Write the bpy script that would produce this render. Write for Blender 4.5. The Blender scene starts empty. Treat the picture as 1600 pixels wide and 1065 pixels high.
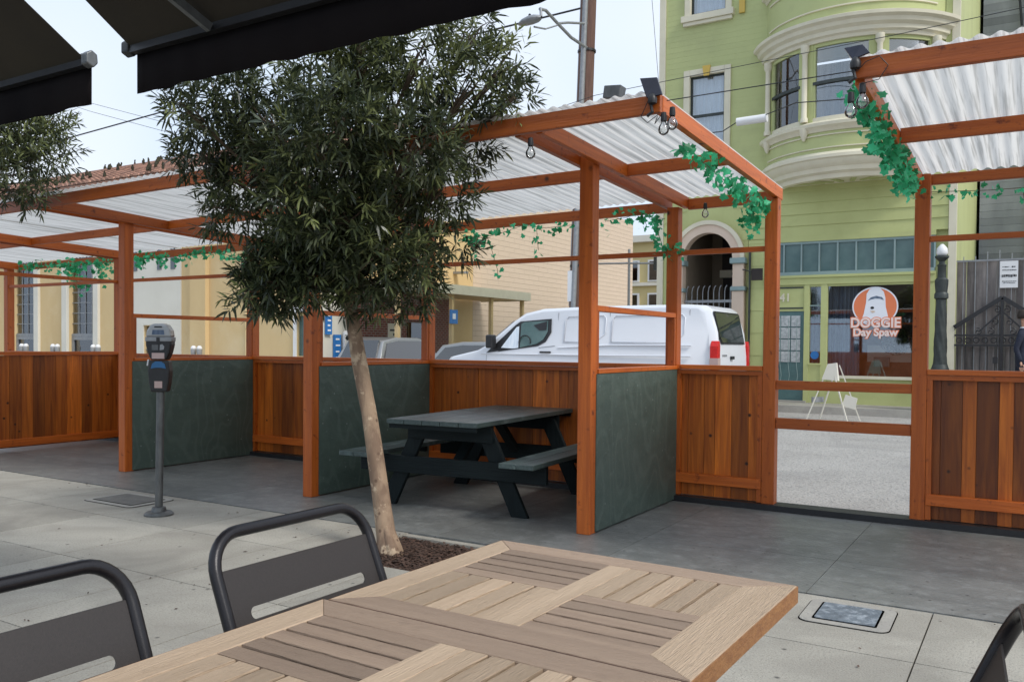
import bpy, bmesh, math, random
from mathutils import Vector, Matrix
random.seed(7)
C = bpy.context.scene
col = C.collection
R = math.radians
# ---------------------------------------------------------------- camera
cam = bpy.data.cameras.new('camera'); co = bpy.data.objects.new('camera', cam); col.objects.link(co)
cam.sensor_width = 36; cam.lens = 36*1344.66/1600; cam.shift_y = 33.5/1600; cam.clip_start = .05; cam.clip_end = 500
yaw, pitch, roll = .547, -.0209, .0086
co.matrix_world = Matrix.Translation((0,0,1.3)) @ Matrix.Rotation(yaw,4,'Z') @ Matrix.Rotation(math.pi/2+pitch,4,'X') @ Matrix.Rotation(roll,4,'Z')
C.camera = co
# ---------------------------------------------------------------- world: overcast sky
w = bpy.data.worlds.new('World'); C.world = w; w.use_nodes = True
nt = w.node_tree; nt.nodes.clear()
def N(t, **k):
    n = nt.nodes.new(t)
    for a, b in k.items(): setattr(n, a, b)
    return n
out = N('ShaderNodeOutputWorld'); bg = N('ShaderNodeBackground'); sky = N('ShaderNodeTexSky')
sky.sky_type = 'NISHITA'; sky.sun_disc = False; sky.sun_elevation = R(52); sky.sun_rotation = R(70); sky.dust_density = 4; sky.air_density = 1.5
tc = N('ShaderNodeTexCoord'); nz = N('ShaderNodeTexNoise'); nz.inputs['Scale'].default_value = 1.6; nz.inputs['Detail'].default_value = 3
cr = N('ShaderNodeValToRGB'); cr.color_ramp.elements[0].position = .35; cr.color_ramp.elements[0].color = (4.7,6.0,7.8,1)
cr.color_ramp.elements[1].position = .62; cr.color_ramp.elements[1].color = (7.0,7.45,8.2,1)
mx = N('ShaderNodeMix', data_type='RGBA'); mx.inputs[0].default_value = .86
nt.links.new(tc.outputs['Generated'], nz.inputs['Vector']); nt.links.new(nz.outputs['Fac'], cr.inputs[0])
nt.links.new(sky.outputs[0], mx.inputs[6]); nt.links.new(cr.outputs[0], mx.inputs[7])
nt.links.new(mx.outputs[2], bg.inputs[0]); bg.inputs[1].default_value = .1
nt.links.new(bg.outputs[0], out.inputs[0])
sd = bpy.data.lights.new('sun', 'SUN'); sd.energy = 1.5; sd.angle = R(14); sd.color = (1,.96,.9)
so = bpy.data.objects.new('sun', sd); col.objects.link(so)
so.rotation_euler = Vector((.85,-.2,.85)).to_track_quat('Z','Y').to_euler()
C.view_settings.view_transform = 'Standard'; C.view_settings.look = 'None'; C.view_settings.exposure = .56; C.view_settings.gamma = 1
C.render.engine = 'CYCLES'
# ---------------------------------------------------------------- materials
def mat(name, c1, c2=None, scale=3, stretch=(1,1,1), rough=.7, bump=0, bscale=40, tint=0, spots=None, metal=0, spec=.5, detail=5, hi=None, contrast=(.3,.7), distort=0, bstretch=None, rings=None):
    m = bpy.data.materials.new(name); m.use_nodes = True; t = m.node_tree; b = t.nodes['Principled BSDF']
    def n(k, **q):
        x = t.nodes.new(k)
        for a, v in q.items(): setattr(x, a, v)
        return x
    L = t.links.new
    c2 = c2 or c1
    tx = n('ShaderNodeTexCoord'); mp = n('ShaderNodeMapping'); mp.inputs['Scale'].default_value = stretch
    L(tx.outputs['Object'], mp.inputs[0])
    nz = n('ShaderNodeTexNoise'); nz.inputs['Scale'].default_value = scale; nz.inputs['Detail'].default_value = detail; nz.inputs['Distortion'].default_value = distort
    nz.inputs['Roughness'].default_value = .6
    L(mp.outputs[0], nz.inputs['Vector'])
    r = n('ShaderNodeValToRGB'); r.color_ramp.elements[0].position, r.color_ramp.elements[1].position = contrast
    r.color_ramp.elements[0].color = (*c1,1); r.color_ramp.elements[1].color = (*c2,1)
    L(nz.outputs['Fac'], r.inputs[0]); c = r.outputs[0]
    if hi:   # (scale, lo, hi, colour)
        n2 = n('ShaderNodeTexNoise'); n2.inputs['Scale'].default_value = hi[0]; n2.inputs['Detail'].default_value = 6; n2.inputs['Roughness'].default_value = .65
        L(mp.outputs[0] if len(hi) > 4 else tx.outputs['Object'], n2.inputs['Vector'])
        r2 = n('ShaderNodeValToRGB'); r2.color_ramp.elements[0].position = hi[1]; r2.color_ramp.elements[1].position = hi[2]
        L(n2.outputs['Fac'], r2.inputs[0])
        x = n('ShaderNodeMix', data_type='RGBA'); L(r2.outputs[0], x.inputs[0]); L(c, x.inputs[6]); x.inputs[7].default_value = (*hi[3],1); c = x.outputs[2]
    if spots:  # (scale, threshold, colour)
        v = n('ShaderNodeTexVoronoi'); v.inputs['Scale'].default_value = spots[0]; L(tx.outputs['Object'], v.inputs['Vector'])
        r3 = n('ShaderNodeValToRGB'); r3.color_ramp.elements[0].position = spots[1]; r3.color_ramp.elements[1].position = spots[1]+.06
        r3.color_ramp.elements[0].color = (1,1,1,1); r3.color_ramp.elements[1].color = (0,0,0,1)
        L(v.outputs['Distance'], r3.inputs[0])
        x = n('ShaderNodeMix', data_type='RGBA'); L(r3.outputs[0], x.inputs[0]); L(c, x.inputs[6]); x.inputs[7].default_value = (*spots[2],1); c = x.outputs[2]
    if rings:  # (scale, frequency, strength, colour): contour-like grain
        mr = n('ShaderNodeMapping'); mr.inputs['Scale'].default_value = rings[4]; L(tx.outputs['Object'], mr.inputs[0])
        n4 = n('ShaderNodeTexNoise'); n4.inputs['Scale'].default_value = rings[0]; n4.inputs['Detail'].default_value = 2; L(mr.outputs[0], n4.inputs['Vector'])
        k1 = n('ShaderNodeMath', operation='MULTIPLY'); L(n4.outputs['Fac'], k1.inputs[0]); k1.inputs[1].default_value = rings[1]
        k2 = n('ShaderNodeMath', operation='SINE'); L(k1.outputs[0], k2.inputs[0])
        r5 = n('ShaderNodeValToRGB'); r5.color_ramp.elements[0].position = .45; r5.color_ramp.elements[1].position = .95; L(k2.outputs[0], r5.inputs[0])
        k3 = n('ShaderNodeMath', operation='MULTIPLY'); L(r5.outputs[0], k3.inputs[0]); k3.inputs[1].default_value = rings[2]
        x = n('ShaderNodeMix', data_type='RGBA'); L(k3.outputs[0], x.inputs[0]); L(c, x.inputs[6]); x.inputs[7].default_value = (*rings[3],1); c = x.outputs[2]
    if tint:
        a = n('ShaderNodeAttribute'); a.attribute_name = 'tint'
        k = n('ShaderNodeMath', operation='MULTIPLY_ADD'); L(a.outputs['Fac'], k.inputs[0]); k.inputs[1].default_value = tint; k.inputs[2].default_value = 1-tint/2
        x = n('ShaderNodeVectorMath', operation='SCALE'); L(c, x.inputs[0]); L(k.outputs[0], x.inputs['Scale']); c = x.outputs[0]
    L(c, b.inputs['Base Color'])
    b.inputs['Roughness'].default_value = rough; b.inputs['Metallic'].default_value = metal; b.inputs['Specular IOR Level'].default_value = spec
    if bump:
        mb = n('ShaderNodeMapping'); mb.inputs['Scale'].default_value = bstretch or stretch; L(tx.outputs['Object'], mb.inputs[0])
        nb = n('ShaderNodeTexNoise'); nb.inputs['Scale'].default_value = bscale; nb.inputs['Detail'].default_value = 6; L(mb.outputs[0], nb.inputs['Vector'])
        bp = n('ShaderNodeBump'); bp.inputs['Strength'].default_value = min(bump,1); bp.inputs['Distance'].default_value = .01*max(bump,1); L(nb.outputs['Fac'], bp.inputs['Height']); L(bp.outputs[0], b.inputs['Normal'])
    return m
def glass(name, tintc=(.8,.85,.88), refl=.25, rough=.02):
    m = bpy.data.materials.new(name); m.use_nodes = True; t = m.node_tree; t.nodes.clear()
    o = t.nodes.new('ShaderNodeOutputMaterial'); mxs = t.nodes.new('ShaderNodeMixShader'); tr = t.nodes.new('ShaderNodeBsdfTransparent'); gl = t.nodes.new('ShaderNodeBsdfGlossy')
    fr = t.nodes.new('ShaderNodeFresnel'); fr.inputs[0].default_value = 1.5; ad = t.nodes.new('ShaderNodeMath'); ad.operation = 'ADD'; ad.inputs[1].default_value = refl; ad.use_clamp = True
    tr.inputs[0].default_value = (*tintc,1); gl.inputs['Roughness'].default_value = rough; gl.inputs[0].default_value = (1,1,1,1)
    t.links.new(fr.outputs[0], ad.inputs[0]); t.links.new(ad.outputs[0], mxs.inputs[0]); t.links.new(tr.outputs[0], mxs.inputs[1]); t.links.new(gl.outputs[0], mxs.inputs[2]); t.links.new(mxs.outputs[0], o.inputs[0])
    return m
M = {}
W1, W2 = (.53,.125,.013), (.35,.070,.006)
for ax, st in (('x',(.5,9,9)), ('y',(9,.5,9)), ('z',(9,9,.5))):
    M['wood_'+ax] = mat('stained redwood '+ax, W1, W2, 3, st, .48, .25, 12, .55, hi=(14,.6,.72,(.14,.022,.003)), distort=.6, spots=(3.2,.03,(.05,.010,.003)))
    a = .25 if ax == 'z' else 1
    M['plank_'+ax] = mat('stained plank '+ax, (.54,.145,.012), (.22,.044,.004), 2.2, st, .5, .3, 10, 1.2, spots=(5.5,.045,(.03,.006,.002)), distort=.8)
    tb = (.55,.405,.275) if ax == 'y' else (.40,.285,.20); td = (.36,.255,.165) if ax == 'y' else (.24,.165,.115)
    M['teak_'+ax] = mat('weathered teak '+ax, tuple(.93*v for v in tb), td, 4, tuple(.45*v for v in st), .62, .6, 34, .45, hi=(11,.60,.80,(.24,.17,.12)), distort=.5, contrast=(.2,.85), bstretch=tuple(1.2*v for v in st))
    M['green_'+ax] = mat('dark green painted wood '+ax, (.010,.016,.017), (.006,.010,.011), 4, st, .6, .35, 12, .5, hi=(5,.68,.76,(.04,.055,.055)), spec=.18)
    M['greent_'+ax] = mat('worn green board with painted sheen '+ax, (.075,.105,.100), (.035,.055,.053), 3, st, .36, .35, 12, .5, hi=(6,.55,.7,(.15,.19,.185)), distort=.6)  # sheen on table top and benches painted in as a paler green
M['teak_edge'] = mat('teak end grain', (.36,.17,.06), (.24,.10,.035), 8, (4,4,10), .6, .3, 20)
M['ply'] = mat('green painted plywood', (.082,.118,.096), (.058,.088,.073), 1.9, (1,1,2.2), .5, .6, 9, .2, spots=(9,.035,(.20,.24,.22)), distort=1.2, hi=(30,.60,.70,(.12,.16,.14)), bstretch=(1,1,1.6), rings=(1.5,70,.30,(.13,.172,.147),(1,1.2,.55)))
M['deck'] = mat('grey painted deck board', (.215,.218,.205), (.135,.142,.136), 1.5, (1,1,1), .40, .5, 40, .25, spots=(9,.045,(.05,.055,.06)), hi=(9,.50,.74,(.27,.275,.265)), distort=1.4, rings=(1.2,60,.22,(.10,.105,.105),(.35,1,1)))
M['conc'] = mat('sidewalk concrete', (.43,.405,.345), (.285,.265,.225), 1.4, (1,1,1), .85, .5, 120, .22, spots=(6,.03,(.10,.095,.085)), hi=(95,.5,.68,(.24,.225,.195)), contrast=(.35,.66), distort=.8)
M['conc2'] = mat('smooth concrete', (.42,.40,.35), (.33,.31,.28), 4, (1,1,1), .85, .3, 90, 0, hi=(60,.55,.7,(.22,.21,.19)))
M['asph'] = mat('pale worn asphalt', (.44,.42,.385), (.36,.34,.31), 1.2, (1,1,1), .9, 2, 45, 0, hi=(32,.50,.66,(.20,.195,.18)), spots=(3,.03,(.2,.19,.18)), rings=(.35,24,.28,(.25,.24,.225),(1,1.5,1)))
M['dark'] = mat('dark gap', (.004,.004,.004), rough=1, spec=0)
M['mulch'] = mat('mulch', (.11,.06,.04), (.04,.022,.015), 40, (1,1,1), .95, 1.5, 60, .8)
M['roof'] = None
def translucent(name, c, dirt):
    m = bpy.data.materials.new(name); m.use_nodes = True; t = m.node_tree; t.nodes.clear()
    o = t.nodes.new('ShaderNodeOutputMaterial'); a = t.nodes.new('ShaderNodeBsdfDiffuse'); b = t.nodes.new('ShaderNodeBsdfTranslucent'); x = t.nodes.new('ShaderNodeMixShader'); x.inputs[0].default_value = .62
    tx = t.nodes.new('ShaderNodeTexCoord'); mp = t.nodes.new('ShaderNodeMapping'); mp.inputs['Scale'].default_value = (38,.8,1)
    nz = t.nodes.new('ShaderNodeTexNoise'); nz.inputs['Scale'].default_value = 1.5; nz.inputs['Detail'].default_value = 5
    r = t.nodes.new('ShaderNodeValToRGB'); r.color_ramp.elements[0].position = .36; r.color_ramp.elements[1].position = .52; r.color_ramp.elements[0].color = (*dirt,1); r.color_ramp.elements[1].color = (*c,1)
    L = t.links.new
    L(tx.outputs['Object'], mp.inputs[0]); L(mp.outputs[0], nz.inputs['Vector']); L(nz.outputs['Fac'], r.inputs[0]); L(r.outputs[0], a.inputs[0]); L(r.outputs[0], b.inputs[0])
    L(a.outputs[0], x.inputs[1]); L(b.outputs[0], x.inputs[2]); L(x.outputs[0], o.inputs[0])
    return m
M['roof'] = translucent('corrugated plastic', (.76,.745,.71), (.50,.49,.46))
def leafmat(name, c1, c2, rough=.4, trans=.25):
    m = bpy.data.materials.new(name); m.use_nodes = True; t = m.node_tree; b = t.nodes['Principled BSDF']; L = t.links.new
    a = t.nodes.new('ShaderNodeAttribute'); a.attribute_name = 'tint'; r = t.nodes.new('ShaderNodeValToRGB')
    r.color_ramp.elements[0].color = (*c1,1); r.color_ramp.elements[1].color = (*c2,1); L(a.outputs['Fac'], r.inputs[0]); L(r.outputs[0], b.inputs['Base Color'])
    b.inputs['Roughness'].default_value = rough
    tr = t.nodes.new('ShaderNodeBsdfTranslucent'); L(r.outputs[0], tr.inputs[0]); x = t.nodes.new('ShaderNodeMixShader'); x.inputs[0].default_value = trans
    L(b.outputs[0], x.inputs[1]); L(tr.outputs[0], x.inputs[2]); L(x.outputs[0], t.nodes['Material Output'].inputs[0])
    return m
M['leaf'] = leafmat('willowy leaf', (.038,.052,.028), (.24,.27,.10), .32, .25)
M['leaf2'] = leafmat('far leaf', (.025,.045,.015), (.16,.19,.05), .5, .2)
M['ivy'] = leafmat('plastic ivy', (.015,.22,.075), (.10,.78,.40), .35, .5)
M['bark'] = mat('tan bark', (.33,.23,.15), (.20,.13,.085), 7, (1,1,.4), .8, .9, 26, 0, contrast=(.42,.56), spots=(11,.09,(.14,.085,.055)), hi=(8,.56,.62,(.50,.38,.26)))
M['stem'] = mat('stem', (.10,.07,.045), rough=.8)
M['black'] = mat('black plastic', (.012,.012,.013), (.02,.02,.022), 20, rough=.45)
M['tube'] = mat('charcoal powder coat', (.018,.016,.018), (.012,.011,.013), 300, rough=.30, bump=.08, bscale=400, metal=.3)
M['panelm'] = mat('charcoal sheet metal', (.044,.036,.032), (.036,.030,.027), 200, rough=.42, bump=.08, bscale=400, metal=.25)
M['awn'] = mat('dark awning fabric', (.040,.031,.017), (.020,.015,.010), 1.2, rough=.95, bump=.2, bscale=300)
M['awnv'] = mat('black awning valance', (.012,.009,.009), (.006,.005,.006), 2, rough=.95, spec=.15)
M['galv'] = mat('galvanised steel', (.17,.175,.175), (.10,.105,.105), 30, (1,1,.3), .45, .1, 100, metal=.6)
M['metalgrey'] = mat('grey painted metal', (.33,.34,.35), (.24,.25,.26), 12, rough=.5, metal=.3)
M['white'] = mat('white paint', (.80,.80,.79), (.74,.74,.74), 3, rough=.35)
M['vanw'] = mat('white vehicle paint', (.74,.76,.80), (.72,.74,.78), 1, rough=.22, spec=.6)
M['rubber'] = mat('rubber', (.02,.02,.02), rough=.8)
M['red'] = mat('red lens', (.65,.015,.01), (.5,.01,.008), 30, rough=.2)
M['lensw'] = mat('clear lens', (.50,.36,.33), rough=.2)
M['glassd'] = glass('dark vehicle glass', (.12,.14,.14), .10)
M['glassc'] = glass('clear vehicle glass', (.75,.85,.78), .06)
M['glass'] = glass('window glass', (.93,.95,.96), .10)
M['glassb'] = glass('bulb glass', (.95,.96,.95), .12)
M['stucco'] = mat('cream stucco', (.70,.52,.27), (.62,.45,.23), .8, (1,1,.5), .9, .3, 40, 0, hi=(.5,.5,.75,(.72,.57,.34)))
M['stucco2'] = mat('pale painted wall', (.74,.71,.62), (.66,.63,.54), .8, rough=.9)
M['trim'] = mat('cream trim', (.74,.69,.53), (.66,.61,.46), 3, rough=.6)
M['gold'] = mat('ochre paint', (.62,.42,.08), rough=.5)
M['gb1'] = mat('sage green siding', (.50,.535,.245), (.45,.485,.22), .5, (1,1,.3), .75, .2, 60, .10, hi=(1.2,.5,.8,(.40,.42,.20)))
M['gb2'] = mat('yellow green siding', (.52,.55,.24), (.46,.49,.205), .6, (1,1,.3), .7, .15, 60, .2, hi=(1.5,.5,.8,(.42,.44,.18)))
M['teal'] = mat('teal paint', (.10,.19,.19), (.075,.15,.15), 5, rough=.45)
M['tealp'] = mat('pale teal paint', (.28,.37,.36), (.22,.31,.31), 5, rough=.5)
M['tealglass'] = mat('teal frosted pane', (.06,.12,.115), (.12,.19,.18), 2.5, rough=.12, detail=6)
M['pink'] = mat('pale pink paint', (.70,.56,.44), (.64,.50,.39), 3, rough=.6)
M['curtain'] = mat('blue white curtain', (.86,.92,.97), (.62,.72,.82), 2.2, (12,12,.25), .85)
M['curtaind'] = mat('dark blue curtain', (.26,.33,.42), (.05,.08,.14), 2.2, (7,7,.15), .85)
M['dkint'] = mat('dark interior', (.045,.035,.03), (.025,.02,.018), 2, rough=.8)
M['brnint'] = mat('brown interior', (.40,.19,.12), (.16,.09,.06), 3, rough=.7)
M['lace'] = mat('lace curtain', (.62,.64,.64), (.30,.33,.34), 14, rough=.9)
M['tile'] = mat('clay roof tile', (.40,.215,.145), (.22,.125,.095), 2.5, rough=.9, bump=.5, bscale=20, tint=.7)
M['moss'] = mat('moss tuft', (.03,.03,.02), (.06,.055,.03), 8, rough=1)
M['brick'] = None
def brickmat(name, c1, c2, mort, sx, sz, axis='x', bw=.21, bh=.075, ms=.012):
    m = bpy.data.materials.new(name); m.use_nodes = True; t = m.node_tree; b = t.nodes['Principled BSDF']; L = t.links.new
    tx = t.nodes.new('ShaderNodeTexCoord'); sp = t.nodes.new('ShaderNodeSeparateXYZ'); cb = t.nodes.new('ShaderNodeCombineXYZ')
    L(tx.outputs['Object'], sp.inputs[0]); L(sp.outputs['X' if axis == 'x' else 'Y'], cb.inputs[0]); L(sp.outputs['Z'], cb.inputs[1])
    k = t.nodes.new('ShaderNodeTexBrick'); L(cb.outputs[0], k.inputs[0])
    k.inputs['Color1'].default_value = (*c1,1); k.inputs['Color2'].default_value = (*c2,1); k.inputs['Mortar'].default_value = (*mort,1)
    k.inputs['Scale'].default_value = 1; k.inputs['Brick Width'].default_value = bw; k.inputs['Row Height'].default_value = bh; k.inputs['Mortar Size'].default_value = ms
    L(k.outputs['Color'], b.inputs['Base Color']); b.inputs['Roughness'].default_value = .85
    bp = t.nodes.new('ShaderNodeBump'); bp.invert = True; bp.inputs['Distance'].default_value = .01; L(k.outputs['Fac'], bp.inputs['Height']); L(bp.outputs[0], b.inputs['Normal'])
    return m
M['brick'] = brickmat('red brick', (.26,.075,.055), (.17,.05,.04), (.30,.26,.24), 1, 1, 'y')
M['block'] = brickmat('beige block wall', (.67,.53,.40), (.65,.515,.385), (.60,.475,.35), 1, 1, 'y', .8, .2, .008)
M['ybld'] = mat('yellow siding', (.62,.52,.26), (.58,.48,.24), 1, rough=.8)
M['gboard'] = mat('grey clapboard', (.36,.37,.40), (.24,.25,.28), 1.5, (1,1,.4), .85, .3, 20, .6)
M['fencew'] = mat('weathered grey boards', (.30,.27,.25), (.12,.105,.10), 2.2, (5,5,.5), .9, .4, 20, .6, hi=(.9,.5,.72,(.09,.08,.08)))
M['iron'] = mat('wrought iron', (.022,.022,.024), rough=.5)
M['irong'] = mat('dark green grey iron', (.055,.065,.06), (.035,.042,.04), 10, rough=.5, metal=.3)
M['rust_edge_shade'] = mat('rusty pipe and edge shade', (.20,.12,.08), (.10,.06,.045), 6, rough=.8)
M['polew'] = mat('pole timber', (.20,.115,.085), (.10,.055,.045), 4, (8,8,.4), .9, .6, 20)
M['blue'] = mat('blue sign', (.03,.20,.55), (.02,.16,.48), 5, rough=.4)
M['blued'] = mat('blue meter plate', (.02,.12,.28), rough=.35)
M['orange'] = mat('orange vinyl', (.80,.22,.09), rough=.5)
M['pinkw'] = mat('pink white vinyl', (.90,.72,.66), rough=.5)
M['whitev'] = mat('white vinyl', (.85,.87,.92), rough=.5)
M['suit'] = mat('navy suit', (.012,.016,.032), (.02,.025,.045), 30, rough=.85)
M['skin'] = mat('skin', (.55,.31,.21), rough=.55)
M['hair'] = mat('dark hair', (.03,.02,.015), rough=.7)
M['shirt'] = mat('shirt', (.75,.77,.80), rough=.8)
M['solar'] = mat('solar cell', (.012,.012,.022), (.02,.02,.035), 20, rough=.2)
M['caststeel'] = mat('cast cover', (.20,.235,.27), (.09,.11,.13), 6, rough=.55, bump=.8, bscale=45, hi=(22,.5,.66,(.34,.38,.42)), distort=1.5)
M['coverd'] = mat('worn grey cover', (.20,.19,.17), (.13,.125,.115), 8, rough=.85, bump=.4, bscale=60)
M['vanglass'] = mat('dark tinted pane', (.02,.024,.022), (.035,.04,.035), 2, rough=.06)
M['silver'] = mat('silver paint', (.36,.365,.365), rough=.3, metal=.4)
# ---------------------------------------------------------------- mesh helper
class MB:
    def __init__(s): s.v = []; s.f = []; s.t = []
    def add(s, vs, fs, t=.5):
        n = len(s.v); s.v += [tuple(p) for p in vs]; s.f += [tuple(i+n for i in f) for f in fs]
        s.t += [t]*len(fs); return s
    def box(s, x0, x1, y0, y1, z0, z1, t=.5, ch=0):
        if x0 > x1: x0, x1 = x1, x0
        if y0 > y1: y0, y1 = y1, y0
        if z0 > z1: z0, z1 = z1, z0
        return s.hexa([(x0,y0,z0),(x1,y0,z0),(x1,y1,z0),(x0,y1,z0),(x0,y0,z1),(x1,y0,z1),(x1,y1,z1),(x0,y1,z1)], t)
    def hexa(s, p, t=.5):
        return s.add(p, [(0,3,2,1),(4,5,6,7),(0,1,5,4),(1,2,6,5),(2,3,7,6),(3,0,4,7)], t)
    def bar(s, a, b, w, h, t=.5, up=(0,0,1)):      # beam from a to b, width w (sideways), height h
        a, b = Vector(a), Vector(b); d = (b-a).normalized(); u = Vector(up)
        r = d.cross(u)
        if r.length < 1e-4: r = d.cross(Vector((1,0,0)))
        r.normalize(); u = r.cross(d).normalized()
        P = [a-r*w/2-u*h/2, a+r*w/2-u*h/2, b+r*w/2-u*h/2, b-r*w/2-u*h/2, a-r*w/2+u*h/2, a+r*w/2+u*h/2, b+r*w/2+u*h/2, b-r*w/2+u*h/2]
        return s.hexa(P, t)
    def tube(s, pts, r, n=8, t=.5, cap=True):
        pts = [Vector(p) for p in pts]; rs = r if isinstance(r, (list,tuple)) else [r]*len(pts)
        base = len(s.v); pr = None; vs = []; fs = []
        for i, p in enumerate(pts):
            d = (pts[min(i+1,len(pts)-1)]-pts[max(i-1,0)]).normalized()
            if pr is None:
                pr = d.cross(Vector((0,0,1)))
                if pr.length < 1e-3: pr = d.cross(Vector((1,0,0)))
            pr = (pr - d*pr.dot(d)).normalized(); q = d.cross(pr)
            for k in range(n):
                a = 2*math.pi*k/n; vs.append(p+(pr*math.cos(a)+q*math.sin(a))*rs[i])
        for i in range(len(pts)-1):
            for k in range(n):
                fs.append((i*n+k, i*n+(k+1)%n, (i+1)*n+(k+1)%n, (i+1)*n+k))
        if cap: fs += [tuple(range(n))[::-1], tuple(range((len(pts)-1)*n, len(pts)*n))]
        return s.add(vs, fs, t)
    def lathe(s, c, prof, n=16, t=.5, axis='z', sy=1):  # prof: (r, h)
        c = Vector(c); vs = []; fs = []
        for r, h in prof:
            for k in range(n):
                a = 2*math.pi*k/n; x, y = r*math.cos(a), r*math.sin(a)*sy
                vs.append(c+(Vector((x,y,h)) if axis == 'z' else Vector((x,h,y)) if axis == 'y' else Vector((h,x,y))))
        for i in range(len(prof)-1):
            for k in range(n): fs.append((i*n+k, i*n+(k+1)%n, (i+1)*n+(k+1)%n, (i+1)*n+k))
        fs += [tuple(range(n))[::-1], tuple(range((len(prof)-1)*n, len(prof)*n))]
        return s.add(vs, fs, t)
    def prism(s, poly, axis, a, b, t=.5):   # polygon extruded along axis between a and b
        def P(u, v, w): return {'x':(w,u,v), 'y':(u,w,v), 'z':(u,v,w)}[axis]
        n = len(poly); vs = [P(u,v,a) for u,v in poly]+[P(u,v,b) for u,v in poly]
        return s.add(vs, [tuple(range(n))[::-1], tuple(range(n,2*n))]+[(i,(i+1)%n,n+(i+1)%n,n+i) for i in range(n)], t)
    def build(s, name, m, parent=None, smooth=False, bevel=0, local=False, fix=True):
        me = bpy.data.meshes.new(name)
        off = Vector((0,0,0))
        if parent is not None and not local:
            p = parent
            while p: off += p.location; p = p.parent
        me.from_pydata([tuple(Vector(v)-off) for v in s.v], [], s.f)
        at = me.attributes.new('tint', 'FLOAT', 'FACE')
        at.data.foreach_set('value', s.t)
        if fix:
            bm = bmesh.new(); bm.from_mesh(me); bmesh.ops.recalc_face_normals(bm, faces=bm.faces)
            bm.to_mesh(me); bm.free()
        if smooth:
            me.polygons.foreach_set('use_smooth', [True]*len(me.polygons))
            if smooth == 'auto':
                bm = bmesh.new(); bm.from_mesh(me)
                for e in bm.edges:
                    if len(e.link_faces) != 2 or e.calc_face_angle(0) > R(38): e.smooth = False
                bm.to_mesh(me); bm.free()
        me.materials.append(m)
        o = bpy.data.objects.new(name, me); col.objects.link(o)
        if parent is not None: o.parent = parent
        if bevel:
            b = o.modifiers.new('bevel', 'BEVEL'); b.width = bevel; b.segments = 2; b.limit_method = 'ANGLE'; b.angle_limit = R(40)
        return o
def tag(o, label, cat, group=None, kind=None):
    if label: o['label'] = label
    if cat: o['category'] = cat
    if group: o['group'] = group
    if kind: o['kind'] = kind
    return o
def thing(name, label, cat, loc=(0,0,0), rz=0, group=None):
    o = bpy.data.objects.new(name, None); col.objects.link(o); o.location = loc; o.rotation_euler = (0,0,rz); o.empty_display_size = .1
    return tag(o, label, cat, group)
def kids(o): return [c for c in bpy.data.objects if c.parent == o]
def copy_tree(o, parent=None):
    c = o.copy(); col.objects.link(c); c.parent = parent
    for ch in kids(o): copy_tree(ch, c)
    return c
def text_mesh(name, s, size, m, parent, loc, rot=(math.pi/2,0,0), extrude=.004, bold=0, sx=1, space=1):
    cu = bpy.data.curves.new(name, 'FONT'); cu.body = s; cu.size = size; cu.extrude = extrude; cu.offset = bold; cu.space_character = space; cu.align_x = 'CENTER'; cu.align_y = 'CENTER'
    tmp = bpy.data.objects.new('tmp', cu); col.objects.link(tmp); bpy.context.view_layer.update()
    me = bpy.data.meshes.new_from_object(tmp.evaluated_get(bpy.context.evaluated_depsgraph_get())); bpy.data.objects.remove(tmp)
    off = Vector((0,0,0)); p = parent
    while p: off += p.location; p = p.parent
    me.transform(Matrix.Translation(Vector(loc)-off) @ Matrix.Rotation(rot[2],4,'Z') @ Matrix.Rotation(rot[0],4,'X') @ Matrix.Diagonal((sx,1,1,1)))
    me.materials.clear(); me.materials.append(m); me.name = name
    o = bpy.data.objects.new(name, me); col.objects.link(o); o.parent = parent
    return o
U = random.uniform
def struct(name, mb, m, **k): return tag(mb.build(name, m, **k), None, None, kind='structure')
YF, YB = 5.285, 6.914     # front faces of the front and back post rows
# ================================================================ GROUND
g = MB(); g.box(-120,120,-30,140,-.32,-.30); struct('ground', g, M['dark'])
# street between parklet and far kerb
g = MB(); n = 24
for i in range(n):
    x0, x1 = -60+i*4.2, -60+(i+1)*4.2
    g.add([(x0,4.7,-.17),(x1,4.7,-.17),(x1,17.45,-.005),(x0,17.45,-.005)], [(0,1,2,3)])
struct('road', g, M['asph'])
# near sidewalk slabs
g = MB(); xs = [-30.2+.931*i for i in range(0,46)]; ys = [-3.06,-2.19,-1.32,-.45,.42,1.29,2.16,3.03,3.885]
gp = .0035
for j in range(len(ys)-1):
    for i in range(len(xs)-1):
        g.box(xs[i]+gp, xs[i+1]-gp, ys[j]+gp, ys[j+1]-gp, -.06, 0, U(0,1))
PX0, PX1, PY0, PY1 = -3.66, -2.72, 3.885, 4.60
rx = [x for x in xs if x < PX0-.1] + [PX0]
for i in range(len(rx)-1): g.box(rx[i]+gp, rx[i+1]-gp, 3.885+gp, 4.665, -.06, 0, U(.2,1))
rx = [PX1]+[x for x in xs if x > PX1+.2]
for i in range(len(rx)-1): g.box(rx[i]+gp, rx[i+1]-gp, 3.885+gp, 4.665, -.06, 0, U(.3,1))
g.box(PX0, PX1, PY1, 4.66, -.06, -.004, .9)
struct('sidewalk', g, M['conc'])
g = MB()
random.seed(3)
nx, ny = 40, 32; vs = []; 
for j in range(ny+1):
    for i in range(nx+1):
        x, y = PX0+(PX1-PX0)*i/nx, PY0+(PY1-PY0)*j/ny
        d = math.hypot(x+3.42, y-4.16)
        vs.append((x, y, -.035+.03*math.exp(-(d/.22)**2)+U(0,.012)))
g.add(vs, [(j*(nx+1)+i, j*(nx+1)+i+1, (j+1)*(nx+1)+i+1, (j+1)*(nx+1)+i) for j in range(ny) for i in range(nx)])
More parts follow.
